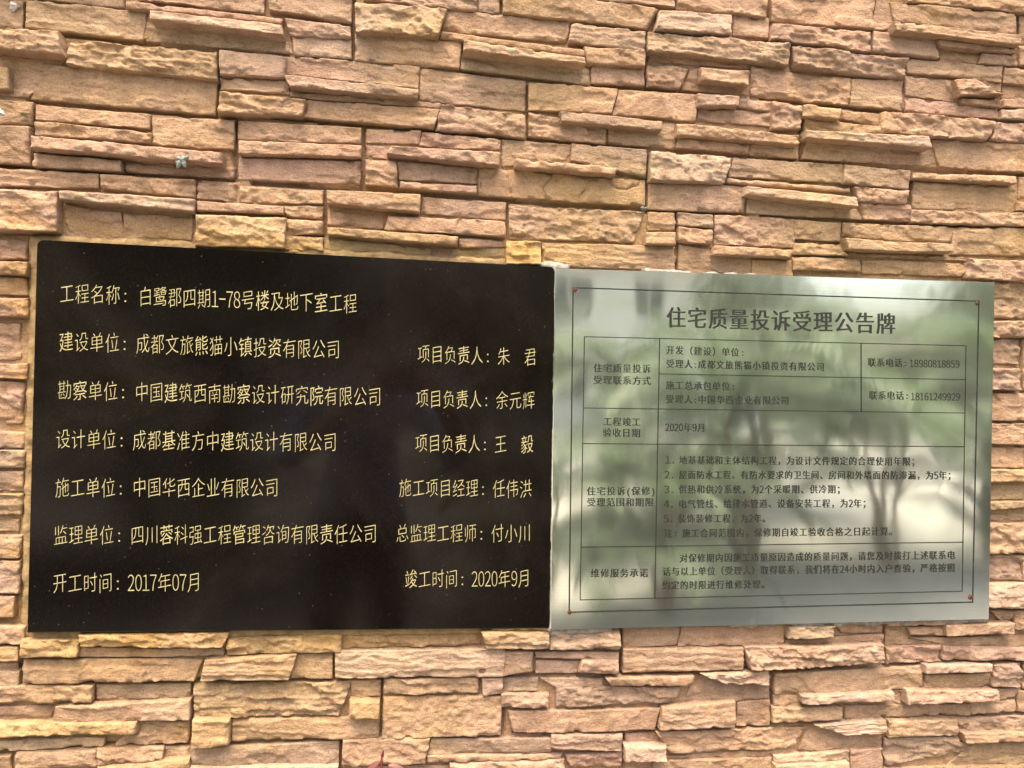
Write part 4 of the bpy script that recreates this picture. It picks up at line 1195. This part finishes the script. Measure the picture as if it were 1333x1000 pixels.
def building():  # house added out of view so the steel plate mirrors a brighter background
    """added pale rendered house across the courtyard, with window openings, frames and panes"""
    root = obj('added_pale_house', None, None, (3.0, -26.0, 0)); tag(root, 'pale rendered two-storey house across the courtyard', 'house')
    W, H, D = 22.0, 6.0, 7.0
    M_R = mortar_material('pale_render', (.55, .53, .48), (.66, .64, .58), 2)
    M_ROOF = mortar_material('grey_roof', (.12, .11, .11), (.20, .19, .18), 6)
    M_GL, _, gb = newmat('window_glass', (.03, .035, .04), .05)
    xs = [-9, -6, -3, 0, 3, 6, 9]; ww = .7
    V, Fc = [], []
    def q(a, b, c, d):
        n = len(V); V.extend([a, b, c, d]); Fc.append((n, n + 1, n + 2, n + 3))
    zs = [(0, .9, 2.3), (3.2, 4.1, 5.5)]
    edges = [-W / 2]
    for x in xs: edges += [x - ww, x + ww]
    edges.append(W / 2)
    for k in range(len(edges) - 1):
        x0, x1 = edges[k], edges[k + 1]
        bands = [(0, H)] if k % 2 == 0 else [(0, .9), (2.3, 4.1), (5.5, H)]
        for z0, z1 in bands: q((x0, 0, z0), (x1, 0, z0), (x1, 0, z1), (x0, 0, z1))
    for x in xs:
        for z0, z1 in ((.9, 2.3), (4.1, 5.5)):
            q((x - ww, 0, z0), (x - ww, -.2, z0), (x - ww, -.2, z1), (x - ww, 0, z1)); q((x + ww, 0, z0), (x + ww, -.2, z0), (x + ww, -.2, z1), (x + ww, 0, z1))
            q((x - ww, 0, z0), (x + ww, 0, z0), (x + ww, -.2, z0), (x - ww, -.2, z0)); q((x - ww, 0, z1), (x + ww, 0, z1), (x + ww, -.2, z1), (x - ww, -.2, z1))
    q((-W / 2, 0, 0), (-W / 2, -D, 0), (-W / 2, -D, H), (-W / 2, 0, H)); q((W / 2, 0, 0), (W / 2, -D, 0), (W / 2, -D, H), (W / 2, 0, H)); q((-W / 2, -D, 0), (W / 2, -D, 0), (W / 2, -D, H), (-W / 2, -D, H))
    obj('wall', mesh('house_wall', V, Fc, M_R), root)
    rv = [(-W / 2 - .5, .5, H), (W / 2 + .5, .5, H), (W / 2 + .5, -D - .5, H), (-W / 2 - .5, -D - .5, H), (-W / 2 + 2, -D / 2, H + 2), (W / 2 - 2, -D / 2, H + 2)]
    obj('roof', mesh('roof', rv, [(0, 1, 5, 4), (1, 2, 5), (2, 3, 4, 5), (3, 0, 4), (3, 2, 1, 0)], M_ROOF), root)
    for x in xs:
        for z0, z1 in ((.9, 2.3), (4.1, 5.5)):
            fv, ff = [], []
            for (a0, a1, b0, b1) in ((-ww, ww, 0, .07), (-ww, ww, 1.33, 1.4), (-ww, -ww + .07, .07, 1.33), (ww - .07, ww, .07, 1.33), (-.035, .035, .07, 1.33)):
                n = len(fv); fv += [(a0, -.12, b0), (a1, -.12, b0), (a1, -.12, b1), (a0, -.12, b1), (a0, -.17, b0), (a1, -.17, b0), (a1, -.17, b1), (a0, -.17, b1)]
                ff += [tuple(n + i for i in f) for f in ((0, 1, 2, 3), (0, 1, 5, 4), (2, 3, 7, 6), (1, 2, 6, 5), (3, 0, 4, 7))]
            w = obj('window', mesh('window_frame', fv, ff, M_R), root, (x, 0, z0))
            obj('pane', mesh('pane', [(-ww, -.15, 0), (ww, -.15, 0), (ww, -.15, 1.4), (-ww, -.15, 1.4)], [(0, 1, 2, 3)], M_GL), w)
building()

# ------------------------------------------------------------------ the photographer, seen only as a reflection
def person():
    bx, by = -.16, -1.62
    J = [  # x, y, z, radius x, radius y, parent  (local, facing +y)
        (0, 0, .96, .155, .115, -1), (0, 0, 1.12, .140, .105, 0), (0, .01, 1.28, .165, .115, 1), (0, 0, 1.42, .150, .095, 2), (0, .0, 1.50, .060, .060, 3), (0, .01, 1.56, .055, .058, 4),
        (0, .02, 1.64, .078, .095, 5), (0, .02, 1.72, .070, .088, 6),
        (-.19, 0, 1.40, .060, .060, 3), (-.27, .10, 1.20, .047, .047, 8), (-.10, .30, 1.33, .038, .036, 9), (.03, .41, 1.45, .027, .024, 10), (.07, .425, 1.49, .034, .018, 11),
        (.19, 0, 1.40, .060, .060, 3), (.34, .10, 1.20, .047, .047, 13), (.31, .30, 1.34, .038, .036, 14), (.245, .41, 1.45, .027, .024, 15), (.235, .425, 1.49, .034, .018, 16),
        (-.10, 0, .88, .095, .095, 0), (-.11, .01, .50, .062, .062, 18), (-.11, -.02, .10, .042, .042, 19), (-.11, .12, .04, .040, .030, 20),
        (.10, 0, .88, .095, .095, 0), (.11, .01, .50, .062, .062, 22), (.11, -.02, .10, .042, .042, 23), (.11, .12, .04, .040, .030, 24)]
    # fingers: four and a thumb on each hand, curled round the phone
    for hnd, sg in ((12, 1), (17, -1)):
        hx, hy, hz = J[hnd][:3]
        for k in range(4):
            i0 = len(J); zz = hz + .03 - k * .019; l = (.9, 1.0, .95, .78)[k]
            J.append((hx + sg * .016, hy + .012, zz, .009, .009, hnd)); J.append((hx + sg * (.016 + .020 * l), hy + .026, zz + .002, .008, .008, i0)); J.append((hx + sg * (.016 + .038 * l), hy + .020, zz + .003, .007, .007, i0 + 1))
        i0 = len(J)
        J.append((hx + sg * .006, hy - .012, hz - .03, .011, .011, hnd)); J.append((hx + sg * .028, hy - .012, hz - .01, .009, .009, i0)); J.append((hx + sg * .042, hy - .006, hz + .012, .008, .008, i0 + 1))
    me = bpy.data.meshes.new('person')
    me.from_pydata([j[:3] for j in J], [(j[5], i) for i, j in enumerate(J) if j[5] >= 0], [])
    o = obj('person', me, None, (bx, by, .008))
    sk = o.modifiers.new('skin', 'SKIN'); sk.use_smooth_shade = True
    sv = me.skin_vertices[0].data
    for i, j in enumerate(J): sv[i].radius = (j[3], j[4])
    sv[0].use_root = True
    ss = o.modifiers.new('sub', 'SUBSURF'); ss.levels = ss.render_levels = 1
    dg = bpy.context.evaluated_depsgraph_get(); dg.update()
    m2 = bpy.data.meshes.new_from_object(o.evaluated_get(dg)); o.modifiers.clear(); o.data = m2
    skin, _, _ = newmat('skin', (.50, .30, .20), .5); shirt, _, _ = newmat('pale_blue_shirt', (.42, .50, .76), .8); tr, _, _ = newmat('dark_trousers', (.03, .035, .05), .8); shoe, _, _ = newmat('white_shoe', (.6, .6, .58), .6)
    m2.materials.clear()
    for m in (skin, shirt, tr, shoe): m2.materials.append(m)
    for p in m2.polygons:
        x, y, z = p.center; p.use_smooth = True
        p.material_index = 3 if z < .09 else 2 if z < 1.0 else 0 if (z > 1.475 or y > .24) else 1
    tag(o, 'person in a pale blue short shirt and dark trousers holding up a phone', 'person')
    # face and hair
    hv, hf = [], []; hair, _, _ = newmat('black_hair', (.012, .010, .009), .6)
    for i in range(9):
        for j in range(16):
            th = math.pi * .62 * i / 8; ph = 2 * math.pi * j / 16
            front = .75 if math.sin(ph) > .2 and i > 4 else 1
            hv.append((.098 * math.sin(th * front) * math.cos(ph), .118 * math.sin(th * front) * math.sin(ph) - .008, .112 * math.cos(th * front)))
    for i in range(8):
        for j in range(16):
            a = i * 16 + j; b = i * 16 + (j + 1) % 16; hf.append((a, a + 16, b + 16, b))
    obj('hair', mesh('hair', hv, hf, hair, True), o, (0, .01, 1.70))
    nv, nf2 = [], []; tube(nv, nf2, [(0, .105, 1.685), (0, .128, 1.655), (0, .108, 1.645)], [.008, .014, .010], 8)
    obj('nose', mesh('nose', nv, nf2, skin, True), o)
    for sx in (-1, 1):
        ev, ef = [], []; tube(ev, ef, [(sx * .032 - .012, .105, 1.685), (sx * .032, .110, 1.687), (sx * .032 + .012, .105, 1.685)], [.003, .007, .003], 8)
        obj('eye', mesh('eye', ev, ef, hair, True), o)
        av, af = [], []; tube(av, af, [(sx * .082, .02, 1.65), (sx * .092, .012, 1.68), (sx * .084, .02, 1.70)], [.008, .012, .008], 8)
        obj('ear', mesh('ear', av, af, skin, True), o)
    mv, mf = [], []; tube(mv, mf, [(-.024, .104, 1.612), (0, .112, 1.610), (.024, .104, 1.612)], [.003, .006, .003], 8)
    lip, _, _ = newmat('lips', (.35, .13, .11), .5); obj('mouth', mesh('mouth', mv, mf, lip, True), o)
    # phone, just behind the viewpoint
    pv = []
    for y in (-1.186, -1.178):
        pv += [(-.075, y, 1.462), (.075, y, 1.462), (.075, y, 1.532), (-.075, y, 1.532)]
    ph, _, _ = newmat('dark_phone', (.02, .02, .022), .25)
    q = obj('phone', mesh('phone', pv, [(3, 2, 1, 0), (4, 5, 6, 7), (0, 1, 5, 4), (1, 2, 6, 5), (2, 3, 7, 6), (3, 0, 4, 7)], ph))
    bv = q.modifiers.new('bevel', 'BEVEL'); bv.width = .003; bv.segments = 2
    tag(q, 'dark phone held level in both hands of the person', 'phone')
person()
bpy.data.objects.remove(fo)
